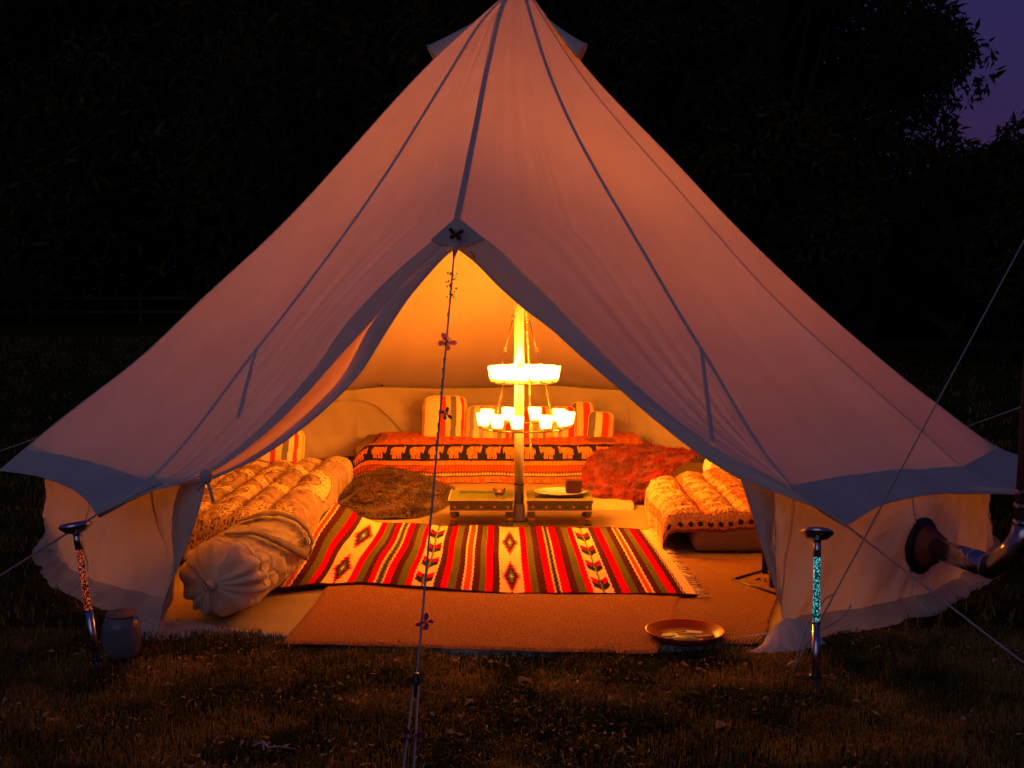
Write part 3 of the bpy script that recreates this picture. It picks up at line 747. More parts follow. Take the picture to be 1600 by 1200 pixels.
for i in range(16):
    p = ctr+Vector((random.uniform(-.12, .08), random.uniform(-.05, .05), .02)); a = random.uniform(0, 3); b.tube([p, p+Vector((.02*math.cos(a), .02*math.sin(a), .008))], .006, 5)
o = b.build('kindling', M['cake']); tag(o, 'dark wood chips scattered on the hearth plate', 'wood chips', kind='stuff')

# ------------------------------------------------------------------ solar torches
def torch(base, head, label, bub, name='garden_torch'):
    base = Vector(base); head = Vector(head); d = (head-base).normalized(); L = (head-base).length
    t = thing(name, base, label, 'garden light', 'solar bubble torches in front of the tent')
    Mx = frame(d)
    def at(f): return base+d*L*f
    b = MB(); b.tube([base-d*.1, at(.02), at(.12)], .01, 8, rs=[.002, .008, .014]); b.build('spike', M['black'], t)
    b = MB(); b.tube([at(.08), at(.10)], .021, 12); b.build('ground_collar', M['black'], t)
    b = MB(); b.tube([at(.10), at(.42)], .0135, 14); b.build('lower_tube', M['chrome'], t)
    b = MB(); b.tube([at(.42), at(.84)], .0125, 16); b.build('bubble_tube', M[bub], t)
    b = MB(); b.tube([at(.418), at(.43)], .015, 14); b.build('tube_ring', M['chrome'], t)
    b = MB(); b.tube([at(.84), at(.965)], .0135, 14); b.build('upper_tube', M['chrome'], t)
    b = MB(); b.lathe([(.014, -.026), (.035, -.02), (.054, -.004), (.056, .004), (.052, .010), (.046, .012)], head, 28, Mx); b.build('lamp_head', M['chrome'], t)
    b = MB(); b.lathe([(.046, .0125), (.0, .0135)], head, 28, Mx); b.build('solar_panel', M['black'], t)
torch(G(1274, 1080, 0), P(1277, 833, 4.10), 'upright steel solar torch with blue glowing bubbles at the right', 'bubcyan')
torch(G(154, 1050, 0), P(118, 822, 4.16), 'leaning steel solar torch with red glowing bubbles at the left', 'bubred')

# jar
jb = G(191, 1024)
t = thing('jar', jb, 'grey glazed stoneware jar with lid beside the left wall', 'jar')
b = MB(); b.lathe([(.0, 0), (.055, 0), (.063, .012), (.068, .05), (.068, .11), (.062, .13), (.05, .138), (.05, .146)], jb, 30); b.build('body', M['jar'], t)
b = MB(); b.lathe([(.053, .147), (.055, .152), (.053, .160), (.0, .164)], jb, 30); b.build('lid', M['cork'], t)
b = MB(); b.torus(jb+Vector((0, 0, .141)), .053, .003, 30, 6); b.tube([jb+Vector((.05, -.02, .141)), jb+Vector((.055, -.03, .10)), jb+Vector((.05, -.04, .085))], .002, 5); b.sphere(jb+Vector((.058, -.02, .148)), .009); b.build('wire_clasp', M['rope'], t)

# ------------------------------------------------------------------ floor mats
def slab(name, corners, h, matl, label, cat, nu=120, nv=60, wob=.006, bumpy=.002, z0=.014, kind=None, col=None):
    A, B, C_, D = [np.array(c) for c in corners]   # front-left, front-right, back-right, back-left
    def F(U, V):
        u = U[..., None]; v = V[..., None]
        X = (A*(1-u)+B*u)*(1-v)+(D*(1-u)+C_*u)*v; X = X.astype(float).copy()
        e = np.minimum(np.minimum(U, 1-U)*nu, np.minimum(V, 1-V)*nv)
        X[..., 0] += wob*(vn(V*9, U*7, 2)-.5)*3*(1+0*U); X[..., 1] += wob*(vn(U*14, V*9, 3)-.5)*2+.012*np.sin(U*5+1)*(1-V)
        X[..., 2] = z0+h*np.clip(e, 0, 1)**.5+bumpy*(fbm(U*60, V*40, 4)-.5)*np.clip(e, 0, 1)+.005*(fbm(U*5, V*3, 14)-.4); return X
    o = grid(name, F, nu, nv, matl, None, col=col); tag(o, label, cat); return o
M['coir'] = mat('coir_matting', (.42, .17, .05), .95, noise=.6, nscale=110, bump=1.0, bscale=220, spec=.05)
def herr():
    m = mat('herringbone_sisal', (.36, .17, .055), .95, noise=.2, nscale=90, spec=.05); t = m.node_tree; N = t.nodes; L = t.links
    tc = N.new('ShaderNodeTexCoord'); w = N.new('ShaderNodeTexWave'); w.inputs['Scale'].default_value = 26; w.inputs['Distortion'].default_value = 2.5; w.inputs['Detail'].default_value = 2; w.inputs['Detail Scale'].default_value = 5
    mp = N.new('ShaderNodeMapping'); mp.inputs['Rotation'].default_value = (0, 0, .6); mp.inputs['Scale'].default_value = (1, .8, 1)
    L.new(tc.outputs['Object'], mp.inputs[0]); L.new(mp.outputs[0], w.inputs[0])
    bp = N.new('ShaderNodeBump'); bp.inputs['Strength'].default_value = 1; bp.inputs['Distance'].default_value = .006
    L.new(w.outputs[1], bp.inputs['Height']); L.new(bp.outputs[0], N['Principled BSDF'].inputs['Normal']); return m
M['herring'] = herr()
slab('sisal_mat', (G(925, 1012), G(1190, 1010), G(1235, 880), G(960, 875)), .008, M['herring'], 'ribbed reddish sisal mat between the right bed and the doorway', 'mat', z0=.013)
slab('coir_mat', (G(440, 1017), G(1025, 1029), G(1078, 915), G(527, 905)), .007, M['coir'], 'wide brown coir mat lying just inside the open doorway', 'mat', z0=.021)
slab('cloth_strip', (G(600, 806), G(690, 800), G(735, 770), G(620, 770)), .008, mat('striped_mat_cloth', (.6, .5, .35), .9, noise=.5, nscale=60, stretch=(6, 1, 1)), 'edge of a pale striped mat beside the brown fur', 'mat', 30, 20)
slab('cloth_strip', (G(905, 801), G(992, 801), G(985, 770), G(905, 770)), .03, mat('cream_mat_cloth', (.42, .33, .18), .9, noise=.2, nscale=60, bump=.4, bscale=60), 'edge of a cream rug under the red fur', 'mat', 30, 20)

# serape rug ------------------------------------------------------------
CREAM = np.array([.78, .56, .24]); RED = np.array([.66, .002, .006]); BRN = np.array([.075, .018, .020]); OLV = np.array([.12, .11, .025]); ORG = np.array([.62, .06, .015]); DRK = np.array([.035, .02, .015])
c1 = lambda c: 430+.2187*c; c2 = lambda c: 760+.2187*c
ST = [(c1(0), OLV), (c1(16), BRN*1), (c1(20), CREAM), (c1(33), ORG), (c1(70), CREAM), (c1(85), BRN), (c1(145), OLV), (c1(205), RED), (c1(255), BRN), (c1(300), 'MED'), (c1(490), RED), (c1(548), OLV), (c1(602), BRN), (c1(640), RED), (c1(684), 'TRI'), (c1(752), RED), (c1(802), BRN), (c1(853), OLV), (c1(913), RED), (c1(955), 'BOW'), (c1(1112), BRN), (c1(1165), RED), (c1(1215), OLV), (c1(1270), BRN), (c1(1317), CREAM), (c1(1331), ORG), (c1(1375), CREAM), (c1(1390), BRN), (c1(1440), OLV), (c1(1488), RED), (c1(1538), BRN), (c2(85), 'MED'), (c2(265), RED), (c2(318), OLV), (c2(373), BRN), (c2(430), RED), (c2(482), 'TRI'), (c2(538), RED), (c2(603), BRN), (c2(658), OLV), (c2(718), RED), (c2(768), 'BOW'), (c2(918), BRN), (c2(973), RED), (c2(1028), OLV), (c2(1088), BRN), (c2(1143), CREAM), (c2(1155), ORG), (c2(1188), CREAM), (c2(1203), BRN), (c2(1253), OLV), (c2(1303), RED), (c2(1362), BRN), (c2(1410), CREAM), (c2(1416), BRN), (c2(1424), CREAM)]
RX0, RX1 = 428., c2(1502)
def rugcol(U, V):
    x = RX0+(RX1-RX0)*U + .9*(np.round(V*38+vn(U*40, V*3, 2)*2) % 2-.5)
    C = np.zeros(U.shape+(3,)); ed = [s[0] for s in ST]+[RX1+9]
    for k, (x0, c) in enumerate(ST):
        x1 = ed[k+1]; m = (x >= x0) & (x < x1)
        if not isinstance(c, str): C[m] = c; continue
        s = (x-x0)/(x1-x0)*2-1; w = (x1-x0)
        if c == 'TRI':
            q = np.where(np.abs(s) > .62, 0, np.where(np.abs(np.abs(s)-.1) < .12, 1, 2)); cc = np.where((q == 0)[..., None], CREAM, np.where((q == 1)[..., None], DRK, OLV*1.2)); C[m] = cc[m]
        elif c == 'MED':
            cc = np.broadcast_to(CREAM, U.shape+(3,)).copy(); n = 2
            t = (V*n+.08) % 1*2-1; t = np.round(t*22)/22; ss = np.round(s*13)/13
            rr = np.abs(ss)*1.15+np.abs(t)*1.05; spike = .78+.16*(np.round(t*22) % 2)
            cc[rr < spike] = RED*.8; cc[rr < spike-.22] = DRK; cc[rr < .40] = OLV; cc[rr < .10] = CREAM
            C[m] = cc[m]
        else:
            cc = np.broadcast_to(CREAM, U.shape+(3,)).copy(); t = (V*4.3) % 1
            h = np.abs(s)
            arrow = (t-.15-h*.3); a = (arrow > 0) & (arrow < .55) & (h < .8)
            cc[a] = DRK; cc[a & (arrow > .28) & (h > .25)] = RED; cc[(h < .10)] = OLV*1.4
            C[m] = cc[m]
    e = (V < .012) | (V > .99); C[e] = BRN*.6
    return C
fl, frt, br_, bl_ = G(432, 923), G(1089, 932), G(1035, 817), G(523, 812)
ffrontx = np.array([432, 500, 565, 640, 700, 780, 900, 1000, 1089]); ffronty = np.array([922, 916, 913, 919, 924, 928, 929, 929, 932])
def rugF(U, V):
    px = 432+(1089-432)*U; py = np.interp(px, ffrontx, ffronty)
    b = (600-py)/FPX; c, s = math.cos(PITCH), math.sin(PITCH); dy = c+b*s; dz = -s+b*c; k = -(CAM.z-.03)/dz
    fx = (px-800)/FPX*k; fy = CAM.y+dy*k
    A = np.stack([fx, fy, np.zeros_like(fx)], -1); bx = 516+(1014-516)*U; by = np.interp(bx, [516, 544, 560, 600, 700, 800, 926, 1014], [800, 806, 814, 818.5, 822, 824, 826, 827])
    b = (600-by)/FPX; dy = c+b*s; dz = -s+b*c; k = -(CAM.z-.03)/dz
    Bk = np.stack([(bx-800)/FPX*k, CAM.y+dy*k, np.zeros_like(bx)], -1)
    Bk = Bk+np.array([0, 1, 0])*(.012*np.sin(U*30)[..., None]); 
    X = A*(1-V[..., None])+Bk*V[..., None]
    X[..., 0] += .012*np.sin(V*7+U*14)*(1-U)**2*np.sin(PI*V)
    w = fbm(U*7+V*1.2, V*1.6, 77)
    z = .030+.014*w+.009*(fbm(U*22+V*5, V*4, 78)-.5)*(.3+.7*np.exp(-((U-.35)/.3)**2))
    z += .05*np.exp(-((U-.02)/.09)**2)*np.clip(V, 0, 1)   # rides up on the bed side at the left
    z -= .008*(V < .004); X[..., 2] = z; return X
serape = thing('striped_blanket', (-.1, -.7, 0), 'red olive brown and cream striped woven blanket spread on the floor', 'blanket')
grid('weave', rugF, 620, 150, M['weave'], serape, col=rugcol, solid=0)
E = rugF(np.ones((1, 42)), np.linspace(0, 1, 42)[None])[0]
b = MB()
for i, p in enumerate(E):
    for q in range(3):
        p_ = Vector(p)+Vector((0, random.uniform(-.015, .015), -.004)); a = random.uniform(-.9, .9); L_ = random.uniform(.035, .075)
        d = Vector((math.cos(a), math.sin(a)-.2, 0)); d2 = Vector((math.cos(a+random.uniform(-1.5, 1.5)), math.sin(a+random.uniform(-1.5, 1.5)), 0))
        e_ = p_+d*L_*.6+d2*L_*.4; e_.z = .03; mid = p_+d*L_*.6; mid.z = .034
        b.tube([p_, mid, e_], .0022, 4)
o = b.build('fringe', mat('fringe_wool', (.80, .58, .26), .9), serape); o['kind'] = 'stuff'

# ------------------------------------------------------------------ beds
def roundbox(name, x0, x1, y0, y1, z0, z1, matl, parent=None, far=None, seg=3, bev=.04):
    b = MB(); f = far or (lambda x: y1)
    b.add([(x0, y0, z0), (x1, y0, z0), (x1, f(x1), z0), (x0, f(x0), z0), (x0, y0, z1), (x1, y0, z1), (x1, f(x1), z1), (x0, f(x0), z1)], [(3, 2, 1, 0), (4, 5, 6, 7), (0, 1, 5, 4), (1, 2, 6, 5), (2, 3, 7, 6), (3, 0, 4, 7)])
    o = b.build(name, matl, parent, True, bev); o.modifiers['bevel'].segments = 4; o.data.polygons.foreach_set('use_smooth', [True]*6)
    return o
# back bed + elephant throw
o = roundbox('mattress', -1.08, .86, 1.36, 2.08, .015, .255, M['mattress']); tag(o, 'long mattress at the back hidden under the orange elephant throw', 'mattress')
THX0, THX1 = -1.14, .90
OR1 = np.array([.60, .19, .035]); OR2 = np.array([.42, .07, .012]); BK = np.array([.022, .018, .014]); CRO = np.array([.85, .42, .12])
def throwF(U, V):
    x = THX0+(THX1-THX0)*U
    s = V*1.02     # arc length from the back edge
    topl = .70; rad = .05
    y = np.where(s < topl, 2.06-s, 0.); z = np.full(x.shape, .272)
    a = np.clip((s-topl)/rad, 0, PI/2); y = np.where(s >= topl, 2.06-topl-rad*np.sin(a), y); z = np.where(s >= topl, .272-rad*(1-np.cos(a)), z)
    dn = np.clip(s-topl-rad*PI/2, 0, None); z = z-dn
    y = y-dn*.10-.02*np.sin(x*9)*sm(0, .2, dn)-.012*np.sin(x*23+1)*sm(0, .2, dn)
    # left end rounds down
    e = np.clip((-.94-x)/.20, 0, 1); z = z-.20*e**2*(s < 9)*np.clip(z/.27, 0, 1); y = y+.05*e
    z += .012*(fbm(x*5, s*6, 51)-.5); z = np.maximum(z, .012+.01*vn(x*20, s, 3))
    # folds at the left of the drape
    z = z+0*x
    fold = .02*np.sin((x+dn*2.2)*46)*sm(.05, .2, dn)*sm(-.35, -.55, x); y = y-fold
    return np.stack([x, y, z], -1)
def elephant(lx, lz):
    "local coords in units of body, x right (head to the right)"
    m = ((lx/.36)**2+((lz-.58)/.24)**2 < 1)
    m |= ((lx-.36)/.18)**2+((lz-.66)/.17)**2 < 1
    m |= (np.abs(lx-.56+.06*np.sin(lz*6)) < .055) & (lz > .42) & (lz < .80)
    m |= ((lx-.62)/.08)**2+((lz-.82)/.06)**2 < 1
    for q in (-.27, -.11, .10, .27): m |= (np.abs(lx-q-.02*np.sin(lz*7)) < .065) & (lz > .1) & (lz < .6)
    m |= (np.abs(lx+.38+.1*(.6-lz)) < .03) & (lz > .35) & (lz < .66)
    return m
def throwcol(U, V):
    x = THX0+(THX1-THX0)*U; s = V*1.02; z = .272-(s-.72)      # height down the front face
    n = vn(x*160, s*160, 5); n2 = cell(x*70, s*70, 6)
    C = mixc(OR1, OR2, sm(.35, .65, fbm(x*45, s*45, 9)))
    C = mixc(C, OR1*1.1, ((n2 < .28)*1.)*.6)
    # top: large rings and arcs
    rr = np.hypot(x+.60, (s-.45)*1.0); ring = (np.abs((rr*16) % 1-.5) < .10); C[ring & (s < .62)] = OR1*1.15
    # palm motif
    px, py = x+.955, s-.37; pm = (np.hypot(px/.075, py/.30) < 1); fb = np.sin((py*3+np.abs(px)*1.6)*60) > -.1; C[pm] = BK; C[pm & fb & (np.abs(px) > .008)] = OR1
    px, py = x-.62, s-.50; pm = (np.hypot(px/.10, py/.17) < 1); fb = np.sin((py*3+np.abs(px)*1.6)*60) > .1; C[pm] = BK; C[pm & fb] = OR1
    d1 = s-.60
    sc = .035*np.abs(np.sin(x*PI/.062)); 
    up = (s > .625-0*sc) & (s < .70); C[up] = mixc(OR1, OR2, (n > .55)*1.)[up]
    band = (s > .695+.018*np.abs(np.sin(x*PI/.125))) & (s < .835); C[band] = BK
    # elephants
    P0 = .1285; k = np.floor((x-.055)/P0); lx = (x-.055-(k+.5)*P0)/.092; lz = (.838-s)/.112
    lx = np.where(x < -.06, lx, -lx)
    el = elephant(lx, lz-.08) & band; C[el] = (OR1*1.1)
    C[el & (n > .70)] = OR2
    # half circles
    xx = ((x/.056) % 1-.5)*.056; hc = (np.hypot(xx, (s-.86)) < .027) & (s <= .86); C[hc] = OR1*1.15
    C[hc & (np.abs(np.hypot(xx, s-.86)-.018) < .002)] = OR2
    r1 = (s > .86) & (s < .91); C[r1] = OR2*1.1
    dots = r1 & (np.hypot(((x/.022) % 1-.5)*.022, ((s-.86)/.018 % 1-.5)*.018) < .0045); C[dots] = BK
    r2 = (s > .91) & (s < .94); C[r2] = BK*3; dd = r2 & (np.hypot(((x/.019) % 1-.5)*.019, (s-.925)) < .0078); C[dd] = CRO
    r3 = (s > .94); C[r3] = mixc(OR1, OR2, (n > .5)*1.)[r3]
    sh = (np.abs(s-.862) < .003) | (np.abs(s-.909) < .002); C[sh] = OR2*.6
    return C
o = grid('elephant_throw', throwF, 560, 190, M['cloth'], None, col=throwcol); tag(o, 'orange cotton throw with a black band of elephants over the back bed', 'throw')

# quilts with tufted rolls
def quilt(name, x0, x1, y0, far, zt, nroll, colf, label, drop=.2, nearhang=.15, nu=260, nv=300, side=1, neardrop=True, wob=0):
    W_ = x1-x0
    def F(U, V):
        # U across incl. drop at the inner side, V along from near hang to far
        s = U*(W_+drop)
        if side > 0:   # inner side at x1
            x = x0+np.minimum(s, W_-.05); over = np.clip(s-(W_-.05), 0, None)
        else:
            s = s[::-1] if False else s
            x = x1-np.minimum(s, W_-.05); over = np.clip(s-(W_-.05), 0, None)
        rad = .09; a = np.clip(over/rad, 0, PI/2); dx = rad*np.sin(a); z = zt-rad*(1-np.cos(a))-np.clip(over-rad*PI/2, 0, None)
        x = x+dx*side
        yn = y0; yf = far(x); t = V*(1+nearhang/(yf-yn)); L_ = (yf-yn)
        sl = V*(L_+nearhang)-nearhang      # <0 hanging at near end
        y = np.where(sl > 0, yn+sl, yn-.03+0*sl); 
        an = np.clip(-sl/.06, 0, 1); z = z-np.clip(-sl, 0, None)*.95*(1 if neardrop else 0)
        y = np.where(sl <= 0, yn-.04*np.sin(an*PI/2), y)
        ph = np.abs(np.sin(PI*nroll*s/(W_+.02)+.15))**.55
        amp = .045*sm(-.04, .10, sl)*sm(0, .12, yf-y)
        z = z+amp*(ph-.6)*(over < .02)+(amp*.3)*(over >= .02)
        z = z-.12*sm(.10, 0, yf-y)**2
        z = z+.03*(fbm(x*6, y*5, 61)-.5)+.016*(fbm(x*20, y*15, 62)-.5)-.010*(1-np.abs(2*vn(x*14+y*5, y*16-x*9, 63)-1))**6*(over < .12)
        x = x+.012*np.sin(y*9)*(over > .05)
        z = np.maximum(z, .02)
        return np.stack([x, y, z], -1)
    def C(U, V):
        X = F(U, V); s = U*(W_+drop); L_ = (far(X[..., 0])-y0); sl = V*(L_+nearhang)-nearhang
        return colf(s, sl, X)
    o = grid(name, F, nu, nv, M['cloth'], None, col=C); tag(o, label, 'quilt'); return o
MAU = np.array([.28, .175, .135]); CRM = np.array([.58, .42, .25]); DKP = np.array([.10, .055, .05])
def colL(s, sl, X):
    n = fbm(s*30, sl*30, 3); C = mixc(MAU, MAU*1.25, sm(.3, .7, n))
    lace = cell(s*62, sl*62, 8); 
    z1 = (sl < .18+.06*np.sin(s*9)) | (sl > 1.85)
    z1 |= (np.hypot((s-.82)/.22, (sl-.16)/.26) < 1)
    lc = mixc(DKP, CRM, sm(.28, .40, lace)); lc = mixc(lc, CRM, ((lace < .14)*1.))
    C = np.where(z1[..., None], lc, C)
    # paisleys
    for cx, cy, sc, fl_ in ((.86, 1.15, .24, 1), (.55, .55, .2, -1), (.30, 1.2, .2, 1), (.25, .5, .18, 1), (.62, 1.6, .17, -1)):
        px, py = (s-cx)/sc*fl_, (sl-cy)/(sc*1.7); r = np.hypot(px+.35*np.sin(py*2.2), py)
        fill = (r < 1) & (r > .66); c_ = mixc(CRM, MAU*.8, (cell(s*42, sl*30, 4) < .25)*1.); C = np.where(fill[..., None], c_, C)
        ol = (np.abs(r-1.03) < .025) | (np.abs(r-.63) < .02) | (np.abs(r-.4) < .025); C[ol] = DKP*1.6
    ln = (np.abs((sl*3.2+.3*np.sin(s*7)) % 1-.5) < .02); C[ln] = CRM*.9
    sp_ = (vn(s*240, sl*240, 12) > .8); C[sp_] *= .8
    return C
quilt('printed_quilt', -2.12, -1.08, -1.08, lambda x: 1.10+(x+1.08)*.45, .235, 7, colL, 'mauve and cream paisley quilt puffed in long rolls over the left bed', side=1, nearhang=.20)
o = roundbox('mattress', -2.05, -1.13, -1.02, 0, .015, .17, M['mattress'], None, lambda x: 1.02+(x+1.08)*.45); tag(o, 'low mattress under the paisley quilt on the left', 'mattress')
CR2 = np.array([.54, .34, .15]); OR3 = np.array([.30, .08, .03]); DK2 = np.array([.06, .015, .01])
def colR(s, sl, X):
    C = np.broadcast_to(CR2, s.shape+(3,)).copy(); n = vn(s*150, sl*150, 2)
    bandp = np.sin(sl*38+3*vn(s*6, sl*6, 3)) ; c_ = cell(s*75, sl*75, 4)
    k = (bandp > -.1) & (c_ < .40); C[k] = OR3; k = (bandp > .2) & (c_ < .20); C[k] = DK2
    k = (bandp <= -.1) & (c_ < .17); C[k] = OR3*1.2
    st = np.abs(((s*3.9) % 1)-.5) < .12; C = np.where((st & (n > .35))[..., None], OR3*1.25, C)
    h = sl < -.005; C = np.where(h[..., None], mixc(OR3*1.2, CR2*.8, (c_ > .35)*1.), C)
    dd = h & (np.hypot(((s/.05) % 1-.5)*.05, sl+.05) < .013); C[dd] = DK2*.6
    ed = sl < -.075; C[ed] = OR3*.6
    k = vn(s*260, sl*260, 12) > .85; C[k] *= .8
    return C
farR = lambda x: .30+(x-.85)*.95
quilt('printed_quilt', .80, 1.86, -.84, farR, .215, 6, colR, 'cream quilt with red brown block print rolled over the right bed', side=-1, drop=.20, nearhang=.09)
o = roundbox('mattress', .90, 1.84, -.88, 0, .02, .165, M['mattress'], None, lambda x: .24+(x-.85)*.95); tag(o, 'brown mattress showing its end below the block printed quilt', 'mattress')

# cushions -------------------------------------------------------------
YEL = np.array([.80, .55, .20]); CRN = np.array([.85, .72, .45]); GRY = np.array([.20, .17, .19]); RD2 = np.array([.55, .055, .02]); TAN = np.array([.62, .36, .14])
def cushion(c, w, h, th, stripes, label, rz=0., tilt=.25, roll=0.):
    "standing pillow, c = bottom centre, stripes: list of (fraction, colour)"
    c = Vector(c); Mx = Matrix.Rotation(rz, 3, 'Z') @ Matrix.Rotation(-tilt, 3, 'X') @ Matrix.Rotation(roll, 3, 'Y')
    Mn = np.array(Mx); t = thing('cushion', c, label, 'cushion', 'striped cushions')
    def prof(a, b):
        return (np.clip(1-np.abs(a)**3.2, 0, 1)*np.clip(1-np.abs(b)**3.2, 0, 1))**.5
    fr_ = np.array([s[0] for s in stripes]); cs = np.array([s[1] for s in stripes])
    for sg in (1, -1):
        def F(U, V):
            a = (U*2-1); b_ = (V*2-1); pin = 1-.03*(1-np.abs(b_)**2)-.13*np.abs(b_)**5+.03*(fbm(V*4+w*30, V*0, 8)-.5); pinv = 1-.03*(1-np.abs(a)**2)-.13*np.abs(a)**5
            x = a*w/2*(1-.06*np.abs(b_)**2*0)*pin; z = h/2+b_*h/2*pinv; y = -sg*th/2*prof(a, b_)*(1+.25*(fbm(U*5+w*10, V*5, 3)-.5))
            X = np.stack([x, y, z], -1) @ Mn.T; return X+np.array(c)
        def Cc(U, V):
            uu = np.clip(U+.008*np.sin(V*7), 0, .999); k = np.clip(np.searchsorted(fr_, uu, side='right')-1, 0, len(fr_)-1); return cs[k]
        grid('cover' if sg == 1 else 'back_cover', F, 60, 24, M['cloth'], t, col=Cc)
    b = MB(); ring = []
    for i in range(41):
        q = i/40*4; k = int(q) % 4; f_ = q-int(q); 
        a, b_ = [(2*f_-1, -1), (1, 2*f_-1), (1-2*f_, 1), (-1, 1-2*f_)][k] if i < 40 else (-1, -1)
        pin = 1-.03*(1-abs(b_)**2)-.13*abs(b_)**5; pinv = 1-.03*(1-abs(a)**2)-.13*abs(a)**5; ring.append(c+Mx @ Vector((a*w/2*pin, 0, h/2+b_*h/2*pinv)))
    b.tube(ring, .004, 5); b.build('piping', M['whitep'], t)
def stp(*a): return list(zip(a[0::2], a[1::2]))
def bc(px0, px1, ptop, pbot, d):   # bottom centre and size from the sight lines
    b_ = P((px0+px1)/2, pbot, d); w = (px1-px0)/FPX*d; h = (pbot-ptop)/FPX*d; return b_, w, h
c, w, h = bc(662, 727, 616, 700, 8.62)
cushion(c, w*1.10, h, .12, stp(0, TAN, .05, CRN*.95, .38, YEL, .40, RD2, .53, YEL, .64, GRY, .77, CRN, .88, RD2, .94, YEL), 'tall cushion with red and grey stripes, leftmost of the back row')
c, w, h = bc(727, 800, 632, 702, 8.55)
cushion(c, w, h, .13, stp(0, YEL, .07, GRY*1.6, .17, CRN, .3, GRY*1.8, .40, YEL, .52, CRN, .62, YEL*.8, .70, GRY*1.4, .80, YEL, .88, RD2, .97, CRN), 'wide low cushion with pale grey stripes left of the tent pole')
c, w, h = bc(820, 862, 633, 700, 8.55)
cushion(c, w*1.10, h, .12, stp(0, RD2, .18, CRN, .32, GRY*1.7, .5, YEL, .66, RD2*1.3, .76, YEL), 'small cushion with a red edge just right of the tent pole')
c, w, h = bc(861, 899, 633, 700, 8.58)
cushion(c, w*1.10, h, .12, stp(0, YEL, .15, CRN, .3, GRY*1.6, .45, YEL, .7, RD2, .93, CRN), 'small pale cushion behind the right candles of the lower ring')
c, w, h = bc(897, 924, 626, 702, 8.66)
cushion(c, w+.045, h, .12, stp(0, GRY, .22, YEL, .52, RD2, .82, CRN), 'narrow upright cushion with a broad red stripe')
c, w, h = bc(920, 953, 642, 701, 8.60)
cushion(c, w+.035, h, .12, stp(0, GRY, .25, CRN, .52, RD2*1.1, .78, TAN, .88, CRN), 'upright cushion with a grey stripe, rightmost of the back row', roll=.08)
c, w, h = bc(392, 474, 668, 735, 7.65)
cushion(c, w, h, .15, stp(0, YEL, .18, CRN, .36, RD2, .46, YEL, .58, GRY, .70, CRN, .8, RD2*1.1, .88, YEL, .95, TAN), 'single striped cushion standing on the left bed', rz=.15, tilt=.2, roll=.06)
c, w, h = bc(1092, 1170, 690, 752, 7.4)
cushion(c, w, h, .14, stp(0, CRN, .2, TAN, .3, YEL, .5, GRY*1.8, .6, CRN, .8, RD2), 'striped cushion half hidden behind the right door edge', rz=-.35, tilt=.2, roll=.25)

# furs -----------------------------------------------------------------
def fur(name, F, label, matl, c1_, c2_, nbase=50, nh=14000, ln=.045, lay=(0, -1, -.25), wid=.0035):
    t = thing(name, tuple(F(np.array([[.5]]), np.array([[.1]]))[0, 0]*[1, 1, 0]), label, 'fur rug')
    def C(U, V): return mixc(c1_*.5, c1_, fbm(U*9, V*9, 7))
    grid('hide', F, nbase, nbase, matl, t, col=C)
    U = RNG.uniform(.01, .99, nh); V = RNG.uniform(.01, .99, nh); e = .004
    p = F(U[:, None], V[:, None])[:, 0]; pu = F(U[:, None]+e, V[:, None])[:, 0]-p; pv = F(U[:, None], V[:, None]+e)[:, 0]-p
    nr = np.cross(pu, pv); nr /= np.linalg.norm(nr, axis=1)[:, None]+1e-9; nr[nr[:, 2] < 0] *= -1
    cl = np.stack([vn(U*16, V*16, 1)-.5, vn(U*16, V*16, 2)-.5, vn(U*16, V*16, 3)-.5], -1)*2.2
    d = nr*.42+np.array(lay)*.50+cl*.5+RNG.normal(0, .16, (nh, 3)); d /= np.linalg.norm(d, axis=1)[:, None]
    L_ = (ln*RNG.uniform(.5, 1.2, nh)*(.5+vn(U*12, V*12, 9)))[:, None]; s = np.cross(d, RNG.normal(0, 1, (nh, 3))); s /= np.linalg.norm(s, axis=1)[:, None]
    mid = p+d*L_*.55; tip = p+d*L_+np.array([0, -.002, -.006])
    mid[:, 2] = np.maximum(mid[:, 2], .022); tip[:, 2] = np.maximum(tip[:, 2], .02)
    Vv = np.stack([p-s*wid/2, p+s*wid/2, mid+s*wid*.45, mid-s*wid*.45, tip], 1).reshape(-1, 3); i = np.arange(nh)[:, None]*5
    Fq = np.concatenate([i+[[0, 1, 2]], i+[[0, 2, 3]], i+[[3, 2, 4]]], 0)
    tn = np.clip(RNG.uniform(0, .5, nh)+fbm(U*7, V*7, 15)*.7, 0, 1); cc = c1_*(1-tn[:, None])+c2_*tn[:, None]
    o = mesh_obj('fleece', Vv, Fq, matl, t, True, np.repeat(cc, 5, 0)); o['kind'] = 'stuff'
def mound(pl, hgt):
    "closed outline on the floor (list of points), filled as a lumpy mound"
    O = dense(pl+[pl[0]], 160)[:, :2]; c = O.mean(0)
    def F(U, V):
        a = (U*159); i = np.clip(np.floor(a).astype(int), 0, 158); f_ = (a-i)[..., None]; o = O[i]*(1-f_)+O[i+1]*f_
        r = np.clip(V, 0, 1.02)[..., None]; xy = c+(o-c)*r
        z = .02+hgt(xy[..., 0], xy[..., 1])*(1-np.clip(V, 0, 1)**3)+.02*(fbm(xy[..., 0]*9, xy[..., 1]*9, 4)-.5)
        return np.concatenate([xy, z[..., None]], -1)
    return F
Fb = mound([G(513, 803), G(560, 814), G(640, 815), G(692, 800), G(712, 775), G(690, 762), G(620, 752), G(545, 765)], lambda x, y: .085+.05*np.exp(-((x+.85)/.3)**2-((y-1.0)/.4)**2))
fur('brown_sheepskin', Fb, 'shaggy dark brown sheepskin in front of the elephant throw', M['furbrown'], np.array([.07, .022, .008]), np.array([.16, .058, .018]), nh=40000, ln=.036, wid=.003)
